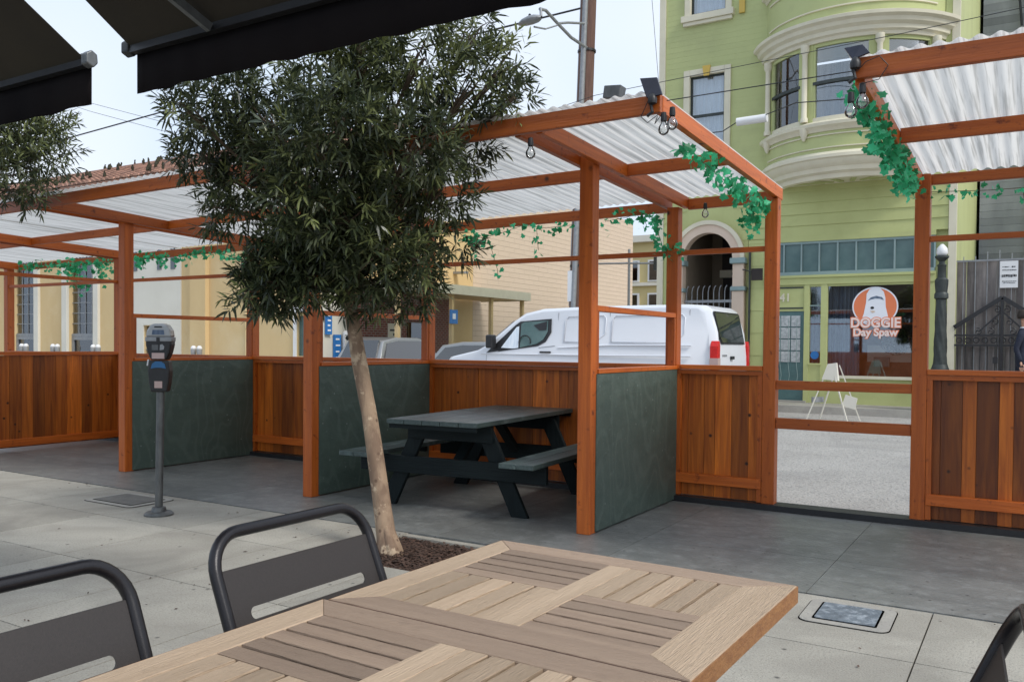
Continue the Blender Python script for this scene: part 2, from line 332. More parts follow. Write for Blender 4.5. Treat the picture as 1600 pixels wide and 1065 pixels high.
for k in range(2600):      # bark chips
    x, y = U(PX0+.01,PX1-.01), U(PY0+.01,PY1-.01); a = U(0,3.14); l, w_, z = U(.008,.028), U(.004,.01), -.022+.03*math.exp(-((math.hypot(x+3.42,y-4.16))/.22)**2)+U(0,.012)
    dx, dy = math.cos(a)*l, math.sin(a)*l; ex, ey = -math.sin(a)*w_, math.cos(a)*w_; dz = U(-.006,.008)
    g.add([(x-dx-ex,y-dy-ey,z),(x+dx-ex,y+dy-ey,z+dz),(x+dx+ex,y+dy+ey,z+dz),(x-dx+ex,y-dy+ey,z)], [(0,1,2,3)], U(0,1))
tag(g.build('mulch', M['mulch'], fix=False), 'brown bark mulch filling the square pit around the leaning tree', 'mulch', kind='stuff')
g = MB(); rq = random.Random(21)
for k in range(120):
    q = rq.random(); x, y = (rq.gauss(-3.4,1.1), rq.gauss(3.4,.9)) if q < .6 else (rq.uniform(-9,1.5), rq.uniform(4.4,4.64)) if q < .85 else (rq.uniform(-8,1.5), rq.uniform(2.2,4.6))
    if y > 4.65 or y < .5: continue
    a = rq.uniform(0,6.28); l = rq.uniform(.006,.02); w_l = l*rq.uniform(.15,.4); c_, s_ = math.cos(a), math.sin(a); z = .003+rq.uniform(0,.004)
    g.add([(x-c_*l,y-s_*l,z),(x+s_*w_l,y-c_*w_l,z+.004),(x+c_*l,y+s_*l,z+.002),(x-s_*w_l,y+c_*w_l,z)], [(0,1,2,3)], rq.random())
tag(g.build('leaf_litter', M['mulch'], fix=False), 'small dry leaves and crumbs scattered on the sidewalk by the pit', 'litter', kind='stuff')
# deck of the parklet: plywood sheets
g = MB(); x = -1.02-1.22*12
seams = [-1.02+1.22*i for i in range(-13,6)]
for i in range(len(seams)-1):
    for (a, b) in ((4.69,5.50),(5.50,6.865)):
        g.box(seams[i]+.0018, seams[i+1]-.0018, a+.0018, b-.0018, -.018, 0, U(0,1))
struct('deck', g, M['deck'])
g = MB(); g.box(-17,5,4.70,7.08,-.14,-.02); g.box(-17,5,6.868,7.05,-.14,.046); g.box(-17,5,4.667,4.688,-.14,-.02); struct('deck_frame', g, M['black'])
# far pavement
g = MB(); g.box(-60,30,17.45,17.60,-.2,.14); struct('kerb', g, M['conc2'])
g = MB()
for i in range(60): g.box(-60+1.5*i+.006, -58.5+1.5*i-.006, 17.61, 18.59, -.1, .14, U(0,1))
for i in range(60): g.box(-60+1.5*i+.006, -58.5+1.5*i-.006, 18.60, 19.4, -.1, .143, U(0,1))
struct('far_sidewalk', g, M['conc'])
g = MB(); g.box(-18.2,-7.42,19.41,60,-.1,.0); g.box(-60,30,42,120,-.1,.12); struct('parking_lot', g, M['asph'])
# ================================================================ PARKLET SHELTERS
def zr(Y, X): return 2.664-.037*(Y-4.46)-.0125*max(0,-1.763-X)    # top of rafters
def rafter(X0, X1, Y0=4.50, Y1=7.05):
    X = (X0+X1)/2; g = MB()
    a, b = zr(Y0,X), zr(Y1,X)
    return g.hexa([(X0,Y0,a-.092),(X1,Y0,a-.092),(X1,Y1,b-.092),(X0,Y1,b-.092),(X0,Y0,a),(X1,Y0,a),(X1,Y1,b),(X0,Y1,b)], U(0,1))
def xbeam(X0, X1, Y0, Y1, top0, top1, h, t=None):
    g = MB(); t = U(.2,.9) if t is None else t
    return g.hexa([(X0,Y0,top0-h),(X1,Y0,top1-h),(X1,Y1,top1-h),(X0,Y1,top0-h),(X0,Y0,top0),(X1,Y0,top1),(X1,Y1,top1),(X0,Y1,top0)], t)
def sheet(X0, X1, Y0, Y1, lift=.014, pitch=.078, amp=.0075):
    g = MB(); n = int((X1-X0)/pitch*8); vs = []; ys_ = [Y0+(Y1-Y0)*k/3 for k in range(4)]
    for Y in ys_:
        for i in range(n+1):
            x = X0+(X1-X0)*i/n; vs.append((x, Y, zr(Y,x)+lift+amp*math.cos(2*math.pi*x/pitch)))
    g.add(vs, [(j*(n+1)+i, j*(n+1)+i+1, (j+1)*(n+1)+i+1, (j+1)*(n+1)+i) for j in range(3) for i in range(n)])
    return g
w_ = .1016
def post(par, X, Y, ztop, lab=None):
    g = MB(); g.box(X, X+w_, Y, Y+w_, 0, ztop, U(.35,.75)); o = g.build('post', M['wood_z'], par, bevel=.005)
    return o
def planks(par, a, b, fixed, axis, z0, z1, seed, dark=0):
    rnd = random.Random(seed); g = MB(); p = a; i_ = 0
    while p < b-.02:
        wd = min(rnd.choice((.09,.14,.14,.14,.19)), b-p); off = rnd.uniform(0,.006)
        t = rnd.choice((.1,.25,.4,.5,.6,.8,1.0,.3))
        if dark > .3: t = (.12,.04,.6,.0,.8,.1)[i_%6]
        i_ += 1
        if axis == 'x': g.box(p+.0015, p+wd-.0015, fixed+off, fixed+.02+off, z0, z1, t)
        else: g.box(fixed+off, fixed+.02+off, p+.0015, p+wd-.0015, z0, z1, t)
        p += wd
    return g.build('plank_wall', M['plank_z'], par)
def back_bay(par, X0, X1, seed, dark=0, cap=True):
    planks(par, X0, X1, YB+.045, 'x', .05, 1.10, seed, dark)
    g = MB(); g.box(X0+.001, X1-.001, YB+.074, YB+.086, .05, 1.10); g.build('gap_light_stop', M['wood_z'], par)  # added behind the planks so no light shows through their gaps
    g = MB(); g.box(X0, X1, YB-.012, YB+.095, 1.105, 1.143, U(.5,.9)); g.build('cap_rail', M['wood_x'], par, bevel=.004)
    g = MB(); g.box(X0, X1, YB+.004, YB+.043, 1.068, 1.103, .4); g.build('upper_rail', M['wood_x'], par)
    g = MB(); g.box(X0+.002, X1-.002, YB-.004, YB+.043, .155, .235, .9); g.build('lower_rail', M['wood_x'], par, bevel=.004)
    for x in (X0+.0, X1-.038):
        g = MB(); g.box(x+.001, x+.037, YB+.006, YB+.042, .05, 1.067, U(.2,.6)); g.build('batten', M['wood_z'], par)
def mid_rail(par, X0, X1, z=2.06):
    g = MB(); g.box(X0, X1, YB+.012, YB+.05, z, z+.042, U(.2,.6)); g.build('top_rail', M['wood_x'], par, bevel=.003)
def divider(par, X, ply=True, zt=1.10):
    # panel from front post to back post along Y, +X face flush near the post face
    y0, y1 = YF+w_+.001, YB-.001
    if ply:
        g = MB(); g.box(X+w_-.006, X+w_+.008, YF+w_-.02, YB-.002, .012, zt, .5); g.build('green_panel', M['ply'], par)
        g = MB(); g.box(X+.004, X+.016, y0, y1, .012, zt, .5); g.build('green_panel', M['ply'], par)
        g = MB(); g.box(X+.002, X+w_+.012, y0, y1, zt+.003, zt+.034, .8); g.build('cap_rail', M['wood_y'], par, bevel=.003)
        g = MB(); g.box(X+.035, X+w_-.008, y0, y1, 1.535, 1.575, .9); g.build('middle_rail', M['wood_y'], par, bevel=.003)
        g = MB(); g.box(X+.035, X+w_-.008, y0, y0+.035, zt+.036, 1.533, .3); g.build('batten', M['wood_z'], par)
        g = MB(); g.box(X+.035, X+w_-.008, y1-.035, y1, zt+.036, 1.533, .2); g.build('batten', M['wood_z'], par)
    else:
        o = planks(par, y0, y1, X+w_-.045, 'y', .04, 1.12, 77, -.1)
        g = MB(); g.box(X+.01, X+w_+.01, y0, y1, 1.125, 1.165, .8); g.build('cap_rail', M['wood_y'], par, bevel=.003)
        g = MB(); g.box(X+w_-.02, X+w_+.004, y0, y1, .055, .14, .9); g.build('lower_rail', M['wood_y'], par, bevel=.003)
        g = MB(); g.box(X+.03, X+w_-.02, y0, y1, 2.05, 2.092, .6); g.build('top_rail', M['wood_y'], par, bevel=.003)
MS = thing('parklet_shelter', 'long orange stained timber shelter with three green plywood dividers and pale corrugated roof', 'shelter', (-6,6,0))
XL = [-12.95,-10.32,-7.813,-5.282,-2.689]      # left faces of the post rows
for i, X in enumerate(XL):
    post(MS, X, YF, zr(YF,X)-.005); post(MS, X, YB, zr(YB,X)-.095)
    rafter(X-.046, X-.002).build('rafter', M['wood_y'], MS, bevel=.003)
    rafter(X+w_+.002, X+w_+.046).build('rafter', M['wood_y'], MS, bevel=.003)
    if i > 1: divider(MS, X)
divider(MS, XL[1], ply=False)
X = -1.865; post(MS, X, YB, zr(YB,X)-.095)
rafter(-1.808, -1.763, 4.46, 7.06).build('rafter', M['wood_y'], MS, bevel=.003)
ends = XL+[-1.81-.046]
for i in range(len(XL)):
    a = XL[i]+w_+.048; b = (XL[i+1]-.048) if i < 4 else -1.81
    if i == 4: b = -1.81
    xbeam(a, b, 5.75, 5.788, zr(5.75,a), zr(5.75,b), .086, .5).build('blocking', M['wood_x'], MS, bevel=.003)
    xbeam(a, b, 7.06 if i < 4 else 7.01, 7.098 if i < 4 else 7.048, zr(7.06,a)-.016, zr(7.06,b)-.016, .09, .35).build('back_beam', M['wood_x'], MS, bevel=.003)
    a2 = XL[i]+w_+.001; b2 = (XL[i+1]-.001) if i < 4 else -1.866
    back_bay(MS, a2, b2, 10+i, .0 if i != 4 else .1)
    mid_rail(MS, a2, b2)
fb = [-13.3,-9.2,-5.87,-1.763]
for a, b in zip(fb[:-1], fb[1:]):
    xbeam(a, b-.003, 4.42, 4.459, zr(4.46,a), zr(4.46,b), .098, .25).build('fascia', M['wood_x'], MS, bevel=.003)
for a, b in ((-13.3,-9.3),(-9.32,-5.5),(-5.52,-1.77)):
    sheet(a, b, 4.40, 7.12, .015 if a != -9.32 else .019).build('roof_sheet', M['roof'], MS, smooth=True, fix=False)
RS = thing('parklet_shelter', 'shorter orange stained timber shelter right of the gate, with dark plank wall', 'shelter', (1,6,0))
post(RS, -.777, YB, zr(YB,-.7)-.01)
for X in (1.75,): post(RS, X, YB, zr(YB,X)-.095); post(RS, X, YF, zr(YF,X)-.005); divider(RS, X)
rafter(-.777, -.731, 4.46, 7.06).build('rafter', M['wood_y'], RS, bevel=.003)
rafter(1.70, 1.745).build('rafter', M['wood_y'], RS, bevel=.003)
for Y, h, t in ((5.70,.088,.4),(7.0,.075,.3)):
    xbeam(-.729, 1.698, Y, Y+.038, zr(Y,0)+(.012 if Y < 6 else 0), zr(Y,0)+(.012 if Y < 6 else 0), h, t).build('blocking', M['wood_x'], RS, bevel=.003)
xbeam(-.777, 2.2, 4.42, 4.459, zr(4.46,0)+.028, zr(4.46,0)+.012, .098, .3).build('fascia', M['wood_x'], RS, bevel=.003)
sheet(-.80, 2.2, 4.40, 7.12, .033, .081, .009).build('roof_sheet', M['roof'], RS, smooth=True, fix=False)
back_bay(RS, -.777+w_+.001, 1.749, 31, .45); mid_rail(RS, -.777+w_+.001, 1.749, 2.07)
GT = thing('gate_rails', 'two orange timber rails closing the gap between the two shelters', 'railing', (-1.3,6.95,0))
g = MB(); g.box(-1.762,-.778,6.93,6.968,.962,1.033,.4); g.build('rail', M['wood_x'], GT, bevel=.003)
g = MB(); g.box(-1.762,-.778,6.93,6.968,.650,.735,.3); g.build('rail', M['wood_x'], GT, bevel=.003)
# ================================================================ PICNIC TABLE (local coordinates, long axis y)
PT = thing('picnic_table', 'dark green wooden picnic table with attached benches between the plywood dividers', 'picnic table', (-3.93,6.08,0), R(4))
def pb(name, m, *a, bevel=.004, **k):
    g = MB(); g.box(*a, **k); return g.build(name, m, PT, local=True, bevel=bevel)
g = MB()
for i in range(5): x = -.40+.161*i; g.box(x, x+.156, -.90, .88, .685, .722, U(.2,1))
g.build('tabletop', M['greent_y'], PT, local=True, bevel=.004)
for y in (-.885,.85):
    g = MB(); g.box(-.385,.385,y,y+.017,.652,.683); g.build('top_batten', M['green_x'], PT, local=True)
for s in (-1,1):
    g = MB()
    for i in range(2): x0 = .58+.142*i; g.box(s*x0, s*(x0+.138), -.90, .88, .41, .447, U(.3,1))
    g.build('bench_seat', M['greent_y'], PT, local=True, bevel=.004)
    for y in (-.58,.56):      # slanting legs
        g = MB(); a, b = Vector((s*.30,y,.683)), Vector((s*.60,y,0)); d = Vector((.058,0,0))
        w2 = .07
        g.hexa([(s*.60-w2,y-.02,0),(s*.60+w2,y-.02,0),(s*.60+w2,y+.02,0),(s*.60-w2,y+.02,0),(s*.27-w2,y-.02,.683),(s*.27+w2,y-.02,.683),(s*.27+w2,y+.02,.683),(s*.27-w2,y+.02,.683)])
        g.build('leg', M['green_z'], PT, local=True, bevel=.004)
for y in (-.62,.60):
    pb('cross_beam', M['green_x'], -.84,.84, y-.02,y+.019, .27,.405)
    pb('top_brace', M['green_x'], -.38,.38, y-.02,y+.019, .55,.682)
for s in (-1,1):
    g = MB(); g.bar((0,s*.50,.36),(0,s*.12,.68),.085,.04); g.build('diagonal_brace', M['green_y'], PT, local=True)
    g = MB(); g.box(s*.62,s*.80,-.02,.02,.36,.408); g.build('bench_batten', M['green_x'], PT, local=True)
# ================================================================ FOREGROUND TEAK TABLES
def teak(loc, rz, label, far=1.15):
    T = thing('teak_table', label, 'table', loc, rz, 'teak slat tables pushed together')
    W, D, zt, zb = .83, .69, .74, .712
    hx, hy = W/2, D/2; fr = .078
    g = MB()       # frame boards with mitred corners
    for s in (-1,1):
        yo, yi = s*hy, s*(hy-fr)
        p = [(-hx,yo),(hx,yo),(hx-fr-.03,yi),(-hx+fr,yi)]
        if s < 0: p = p[::-1]
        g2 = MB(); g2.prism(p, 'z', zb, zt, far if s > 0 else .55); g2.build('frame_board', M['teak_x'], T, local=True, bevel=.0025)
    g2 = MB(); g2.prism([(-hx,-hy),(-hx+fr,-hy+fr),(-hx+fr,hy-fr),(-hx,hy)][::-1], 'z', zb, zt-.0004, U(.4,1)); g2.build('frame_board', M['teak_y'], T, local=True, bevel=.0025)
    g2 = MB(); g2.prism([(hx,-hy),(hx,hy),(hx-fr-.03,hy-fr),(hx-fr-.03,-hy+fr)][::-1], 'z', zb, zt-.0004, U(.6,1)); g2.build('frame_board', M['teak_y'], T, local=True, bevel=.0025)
    xi0, xi1, yi0, yi1 = -hx+fr+.0004, hx-fr-.0304, -hy+fr+.0004, hy-fr-.0004
    cx = -.005; sw = .030
    g2 = MB(); g2.box(cx-sw, cx+sw, yi0, yi1, zb, zt-.0006, .8); g2.build('centre_board', M['teak_y'], T, local=True, bevel=.0015)
    ym = (yi0+yi1)/2
    gap = .009
    def slats(name, x0, x1, y0, y1, axis, n):
        g = MB()
        L_ = (x1-x0) if axis == 'y' else (y1-y0)
        p = (L_+gap)/n
        for i in range(n):
            t = U(0,1)
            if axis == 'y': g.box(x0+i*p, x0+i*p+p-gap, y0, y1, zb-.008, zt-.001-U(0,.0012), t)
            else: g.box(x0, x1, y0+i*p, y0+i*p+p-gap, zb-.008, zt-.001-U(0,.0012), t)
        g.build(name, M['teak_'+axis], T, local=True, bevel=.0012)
    e = .0006
    slats('slats', xi0, cx-sw-e, ym+.001, yi1, 'x', 5)
    slats('slats', xi0, cx-sw-e, yi0, ym-.001, 'y', 5)
    slats('slats', cx+sw+e, xi1, ym+.001, yi1, 'y', 5)
    slats('slats', cx+sw+e, xi1, yi0, ym-.001, 'x', 5)
    g = MB(); g.box(-hx-.002, hx+.002, hy, hy+.0022, .700, zt-.002); g.build('edge_band', M['rust_edge_shade'], T, local=True)  # seam shade put into the band as a darker brown
    g = MB(); g.box(-hx-.002, hx+.002, -hy-.0022, -hy, .700, zt-.002); g.build('edge_band', M['rust_edge_shade'], T, local=True)  # same brown, darkened for the shaded seam
    g = MB(); g.box(hx, hx+.0022, -hy, hy, .700, zt-.002); g.build('edge_band', M['teak_edge'], T, local=True)
    g = MB(); g.box(-hx-.0022, -hx, -hy, hy, .700, zt-.002); g.build('edge_band', M['teak_edge'], T, local=True)
    g = MB(); g.box(-hx+.03, hx-.03, -hy+.03, hy-.03, .688, .696); g.build('groove_shade_panel', M['dark'], T, local=True)  # dark sheet added to put shade into the gaps between slats
    g = MB(); g.tube([(0,0,.03),(0,0,.693)], .032, 14); g.build('pedestal', M['tube'], T, local=True, smooth='auto')
    g = MB(); g.lathe((0,0,0), [(.22,0),(.22,.012),(.05,.032),(.04,.05)], 24); g.build('base', M['tube'], T, local=True, smooth='auto')
    return T
teak((-.892,1.733,0), R(-1.2), 'weathered teak slat table, the farther of the two, reaching towards the tree pit')
teak((-.918,1.036,0), R(-1.2), 'weathered teak slat table nearest the camera at the bottom edge', .6)
# ================================================================ METAL CHAIRS (local: back plane at x=0, seat towards +x)
def arc(c, r, a0, a1, n, f): return [f(c[0]+r*math.cos(a0+(a1-a0)*k/n), c[1]+r*math.sin(a0+(a1-a0)*k/n)) for k in range(n+1)]
def chair(loc, rz, label, top=.862):
    T = thing('metal_chair', label, 'chair', loc, rz, 'charcoal metal chairs at the teak tables')
    hw = .25; lean = .17; r = .085; tr = .0145
    def F(y, z): return (-lean*(z-.45)/.40, y, z)       # point on the leaning back plane
    path = [F(-hw, .44), F(-hw, top-r)] + arc((-hw+r, top-r), r, math.pi, math.pi/2, 8, F)[1:] + arc((hw-r, top-r), r, math.pi/2, 0, 8, F) + [F(hw, .44)]
    g = MB(); g.tube(path, tr, 14); g.build('back_frame', M['tube'], T, local=True, smooth='auto')
    # back panel with a long rounded slot
    zb_, zt_ = .60, top-.075; zs, hs, ws = zt_-.099, .0135, hw-.062
    def ring(side):
        o = []
        yo = hw-tr*.6
        N_ = 32; out = []; inn = []
        for k in range(N_):
            a = 2*math.pi*k/N_; c, s = math.cos(a), math.sin(a)
            yy = (ws-hs)*(1 if c > 0 else -1) if abs(c) > 1e-6 else 0
            inn.append((yy+hs*c, zs+hs*s))
            m_ = max(abs(c)/1, abs(s)/1); out.append((yo*max(-1,min(1,c/m_)), (zb_+zt_)/2+(zt_-zb_)/2*max(-1,min(1,s/m_))))
        return out, inn
    out, inn = ring(0); n = len(out); vs = []
    for dx in (-.0018, .0018):
        for y, z in out+inn: p = F(y, z); vs.append((p[0]+dx+.003, p[1], p[2]))
    fs = []
    for k in range(n):
        k2 = (k+1)%n
        fs += [(k, k2, n+k2, n+k), (2*n+k, 3*n+k, 3*n+k2, 2*n+k2), (k, 2*n+k, 2*n+k2, k2), (n+k, n+k2, 3*n+k2, 3*n+k)]
    g = MB(); g.add(vs, fs); g.build('back_panel', M['panelm'], T, local=True)
    g = MB(); g.prism([(0,-.22),(.40,-.215),(.42,-.18),(.42,.18),(.40,.215),(0,.22)], 'z', .445, .452); g.build('seat', M['panelm'], T, local=True, bevel=.002)
    g = MB(); g.tube([(-.0,-hw,.44),(.38,-.235,.435),(.42,-.2,.435),(.42,.2,.435),(.38,.235,.435),(0,hw,.44)], .012, 10); g.build('seat_frame', M['tube'], T, local=True, smooth='auto')
    for s in (-1,1):
        g = MB(); g.tube([(0,s*hw,.44),(-.08,s*(hw+.01),0)], .0135, 10); g.build('leg', M['tube'], T, local=True, smooth='auto')
        g = MB(); g.tube([(.39,s*.235,.43),(.43,s*.25,0)], .0135, 10); g.build('leg', M['tube'], T, local=True, smooth='auto')
    return T
chair((-1.40,1.53,0), R(-1), 'charcoal metal chair at the left side of the farther teak table')
chair((-1.40,.815,0), R(-1), 'charcoal metal chair in the bottom left corner, cut by the frame', .862)
chair((-.172,1.41,0), R(184), 'charcoal metal chair at the right edge, seen edge-on and cut by the frame', .88)
# ================================================================ AWNINGS
def awning(xa, xb, label):
    T = thing('awning', label, 'awning', ((xa+xb)/2,1.2,0), 0, 'dark folding awnings overhead')
    yb = 2.408; zt_ = 2.605; s = .62; y1 = .25
    g = MB(); n = 12
    for i in range(n):
        a, b = xa+(xb-xa)*i/n, xa+(xb-xa)*(i+1)/n
        g.hexa([(a,y1,zt_+s*(yb-y1)-.004),(b,y1,zt_+s*(yb-y1)-.004),(b,yb-.02,zt_-.004),(a,yb-.02,zt_-.004),(a,y1,zt_+s*(yb-y1)),(b,y1,zt_+s*(yb-y1)),(b,yb-.02,zt_),(a,yb-.02,zt_)])
    g.build('canopy', M['awn'], T)
    g = MB(); n = 60; vs = []
    for z in (zt_-.03, zt_-.10, zt_-.203):
        for i in range(n+1): x = xa+(xb-xa)*i/n; vs.append((x, yb+.018+(.006*math.sin(i*1.3)+.004*math.sin(i*.5))*(zt_-z)/.2, z+(.003*math.sin(i*.9) if z < zt_-.15 else 0)))
    fs = [(j*(n+1)+i, j*(n+1)+i+1, (j+1)*(n+1)+i+1, (j+1)*(n+1)+i) for j in range(2) for i in range(n)]
    g.add(vs, fs); o = g.build('valance', M['awnv'], T, smooth=True, fix=False)
    so_ = o.modifiers.new('thick', 'SOLIDIFY'); so_.thickness = .003
    g = MB(); g.prism([(yb-.03,zt_-.035),(yb+.008,zt_-.035),(yb+.016,zt_-.01),(yb+.008,zt_+.02),(yb-.02,zt_+.025)], 'x', xa+.002, xb-.002); g.build('front_bar', M['black'], T)
    for x, s_ in ((xa,-1),(xb,1)):
        g = MB(); g.prism([(yb-.035,zt_-.03),(yb,zt_-.045),(yb+.022,zt_-.02),(yb+.018,zt_+.02),(yb-.01,zt_+.035),(yb-.035,zt_+.015)], 'x', x-.045 if s_ < 0 else x-.005, x+.005 if s_ < 0 else x+.045); g.build('end_cap', M['galv'] if s_ > 0 else M['black'], T, bevel=.006)
    xm = xa+.55
    g = MB(); g.bar((xm,yb-.04,zt_-.03),(xm-.15,yb-1.0,zt_+.42),.025,.035); g.build('arm', M['galv'], T)
    g = MB(); g.bar((xm-.15,yb-1.0,zt_+.42),(xm+.3,.3,zt_+1.05),.025,.035); g.build('arm', M['galv'], T)
    return T
awning(-3.445, -1.20, 'dark awning overhead with a long black valance, in front of the tree crown')
awning(-7.2, -3.785, 'dark brown awning in the top left corner with a grey end cap')
# ================================================================ PARKING METER (near)
mx_, my_ = -5.60, 4.12
PM = thing('parking_meter', 'double headed parking meter on a grey pole, standing on the sidewalk before the shelter', 'parking meter', (mx_,my_,0))
g = MB(); g.lathe((mx_,my_,0), [(.105,0),(.105,.012),(.09,.025),(.055,.03),(.048,.06),(.032,.065)], 24); g.build('base', M['galv'], PM, smooth='auto')
g = MB(); g.tube([(mx_,my_,.05),(mx_+.02,my_,.93)], .0285, 16); g.build('pole', M['galv'], PM, smooth='auto')
def mp_(name, prof, m, y0, y1, dx=0, bev=.012):
    # face outline in the meter's own frame, turned to face the camera side
    g = MB(); g.prism([(x, z) for x, z in prof], 'y', y0, y1)
    a = R(36); g.v = [(mx_+dx+x*math.cos(a)-y*math.sin(a), my_+x*math.sin(a)+y*math.cos(a), z) for x, y, z in g.v]
    return g.build(name, m, PM, bevel=bev)
dx = .02
mp_('lower_housing', [(-.058,.925),(.058,.925),(.072,1.0),(.078,1.08),(.07,1.16),(-.07,1.16),(-.078,1.08),(-.072,1.0)], M['black'], -.05, .05, dx)
mp_('blue_plate', [(-.055,1.098),(-.02,1.105),(.02,1.105),(.055,1.098),(.045,1.135),(.02,1.152),(-.02,1.152),(-.045,1.135)], M['blued'], -.054, -.0505, dx, .001)
mp_('sticker', [(-.028,.955),(.028,.955),(.028,1.005),(-.028,1.005)], M['lensw'], -.053, -.0505, dx, 0)
mp_('upper_housing', [(-.055,1.163),(.055,1.163),(.078,1.215),(.092,1.275),(.092,1.33),(-.092,1.33),(-.092,1.275),(-.078,1.215)], M['black'], -.055, .055, dx)
mp_('dome', [(-.092,1.332),(.092,1.332),(.085,1.38),(.06,1.42),(.03,1.432),(-.03,1.432),(-.06,1.42),(-.085,1.38)], M['silver'], -.054, .054, dx)
mp_('dome_band', [(-.094,1.30),(.094,1.30),(.094,1.333),(-.094,1.333)], M['metalgrey'], -.057, .057, dx, .004)
mp_('display', [(-.045,1.35),(.045,1.35),(.04,1.385),(-.04,1.385)], M['curtaind'], -.0575, -.0545, dx, 0)
mp_('coin_slot', [(-.012,1.285),(.012,1.285),(.012,1.33),(-.012,1.33)], M['black'], -.0605, -.0575, dx, 0)
mp_('handle_slot', [(-.03,1.402),(.03,1.402),(.025,1.412),(-.025,1.412)], M['black'], -.0575, -.0545, dx, 0)
mp_('keypad', [(-.045,1.235),(.0,1.235),(.0,1.275),(-.045,1.275)], M['galv'], -.0585, -.0555, dx, 0)
mp_('dial', [(.012,1.235),(.04,1.24),(.045,1.262),(.03,1.28),(.014,1.275)], M['metalgrey'], -.0585, -.0555, dx, 0)
mp_('sticker', [(-.045,1.172),(.045,1.172),(.045,1.215),(-.045,1.215)], M['lensw'], -.0585, -.0555, dx, 0)
mp_('side_handle', [(-.095,1.12),(-.085,1.12),(-.078,1.165),(-.088,1.165)], M['white'], -.02, .02, dx, 0)
# ================================================================ UTILITY COVERS
def cover(name, label, x, y, w, d, rz, m):
    T = thing(name, label, 'cover', (x,y,0), rz)
    def rr(hw, hd, r, n=5):
        p = []
        for cx_, cy_, a0 in ((hw-r,hd-r,0),(-hw+r,hd-r,90),(-hw+r,-hd+r,180),(hw-r,-hd+r,270)):
            for k in range(n+1): a = R(a0+90*k/n); p.append((cx_+r*math.cos(a), cy_+r*math.sin(a)))
        return p
    g = MB(); g.prism(rr(w/2+.005,d/2+.005,.057), 'z', .0006, .003); g.build('joint', M['dark'], T, local=True)
    g = MB(); g.prism(rr(w/2,d/2,.055), 'z', .001, .006); g.build('collar', M['conc2'], T, local=True)
    g = MB(); g.prism(rr(w/2-.055,d/2-.05,.012), 'z', .002, .0075); g.build('gap', M['dark'], T, local=True)
    g = MB(); g.prism(rr(w/2-.065,d/2-.06,.012), 'z', .003, .0105); g.build('lid', m, T, local=True)
cover('utility_cover', 'blue grey metal utility cover in a concrete collar by the deck edge', -.755, 4.40, .40, .40, R(1), M['caststeel'])
cover('utility_cover', 'worn concrete utility cover beside the parking meter base', -6.32, 4.37, .62, .42, R(0), M['coverd'])
# ================================================================ TREES
def leaf_cloud(g, clumps, dens, ll, lw, rnd, droop=.35, twig=.16):
    for (c, r, top) in clumps:
        c = Vector(c)
        n = int(dens*r[0]*r[1]*1.15)
        for _ in range(n):
            while True:
                d = Vector((rnd.uniform(-1,1), rnd.uniform(-1,1), rnd.uniform(-1,1)))
                if d.length < 1: break
            q = d.length; d = d.normalized()*(q**.55)
            p = c+Vector((d.x*r[0], d.y*r[1], d.z*r[2]))
            tw = (Vector((d.x, d.y, d.z*.6+.25))+Vector((rnd.gauss(0,.45), rnd.gauss(0,.45), rnd.gauss(0,.45)))).normalized()
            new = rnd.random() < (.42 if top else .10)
            L_ = twig*rnd.uniform(.6,1.2)
            a = tw.cross(Vector((rnd.uniform(-1,1),rnd.uniform(-1,1),rnd.uniform(-1,1)))).normalized(); b = tw.cross(a)
            k = rnd.randint(9,14)
            for i in range(k):
                ang = i*2.4+rnd.uniform(-.4,.4); f = i/k
                side = a*math.cos(ang)+b*math.sin(ang)
                o = p+tw*(L_*f); dr = (tw*(.35+.9*f)+side*(1.05-.45*f)+Vector((0,0,-droop*rnd.random()))).normalized()
                l = ll*rnd.uniform(.65,1.15); w = lw*rnd.uniform(.8,1.2)
                s = dr.cross(Vector((rnd.gauss(0,.5),rnd.gauss(0,.5),1))).normalized()*w*.5
                dn = Vector((0,0,-l*.12*rnd.random()))
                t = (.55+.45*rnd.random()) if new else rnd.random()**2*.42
                m1, m2, e = o+dr*l*.3, o+dr*l*.68+dn*.5, o+dr*l+dn*1.6
                g.add([o, m1-s, m1+s, m2-s*.8, m2+s*.8, e], [(0,1,2),(1,3,4,2),(3,5,4)], t)
    return g
f_ = 1344.66; cyaw, syaw = math.cos(yaw), math.sin(yaw)
def along(px, py, dist):   # a point at a given ground distance, seen in a given direction
    a = (px-800)/f_; b = (540-py)/f_; r = a*dist; 
    return (cyaw*r-syaw*dist, syaw*r+cyaw*dist, 1.3+b*dist)
TR = thing('street_tree', 'small leaning tree with willowy dark green leaves and peeling tan trunk', 'tree', (-3.42,4.16,0))
tp = [(-3.40,4.15,-.05),(-3.415,4.16,.03),(-3.45,4.17,.12),(-3.50,4.18,.33),(-3.565,4.19,.62),(-3.62,4.20,.85),(-3.70,4.20,1.18),(-3.755,4.20,1.42),(-3.80,4.20,1.62),(-3.83,4.21,1.85)]
tr_ = [.10,.078,.062,.053,.053,.05,.047,.046,.045,.042]
g = MB(); g.tube(tp, tr_, 16)
rn = random.Random(5); g.v = [(x+rn.uniform(-.004,.004), y+rn.uniform(-.004,.004), z) for x,y,z in g.v]
g.tube([(-3.35,4.12,-.03),(-3.375,4.125,.05),(-3.44,4.15,.18)], [.05,.035,.02], 10)
g.build('trunk', M['bark'], TR, smooth=True)
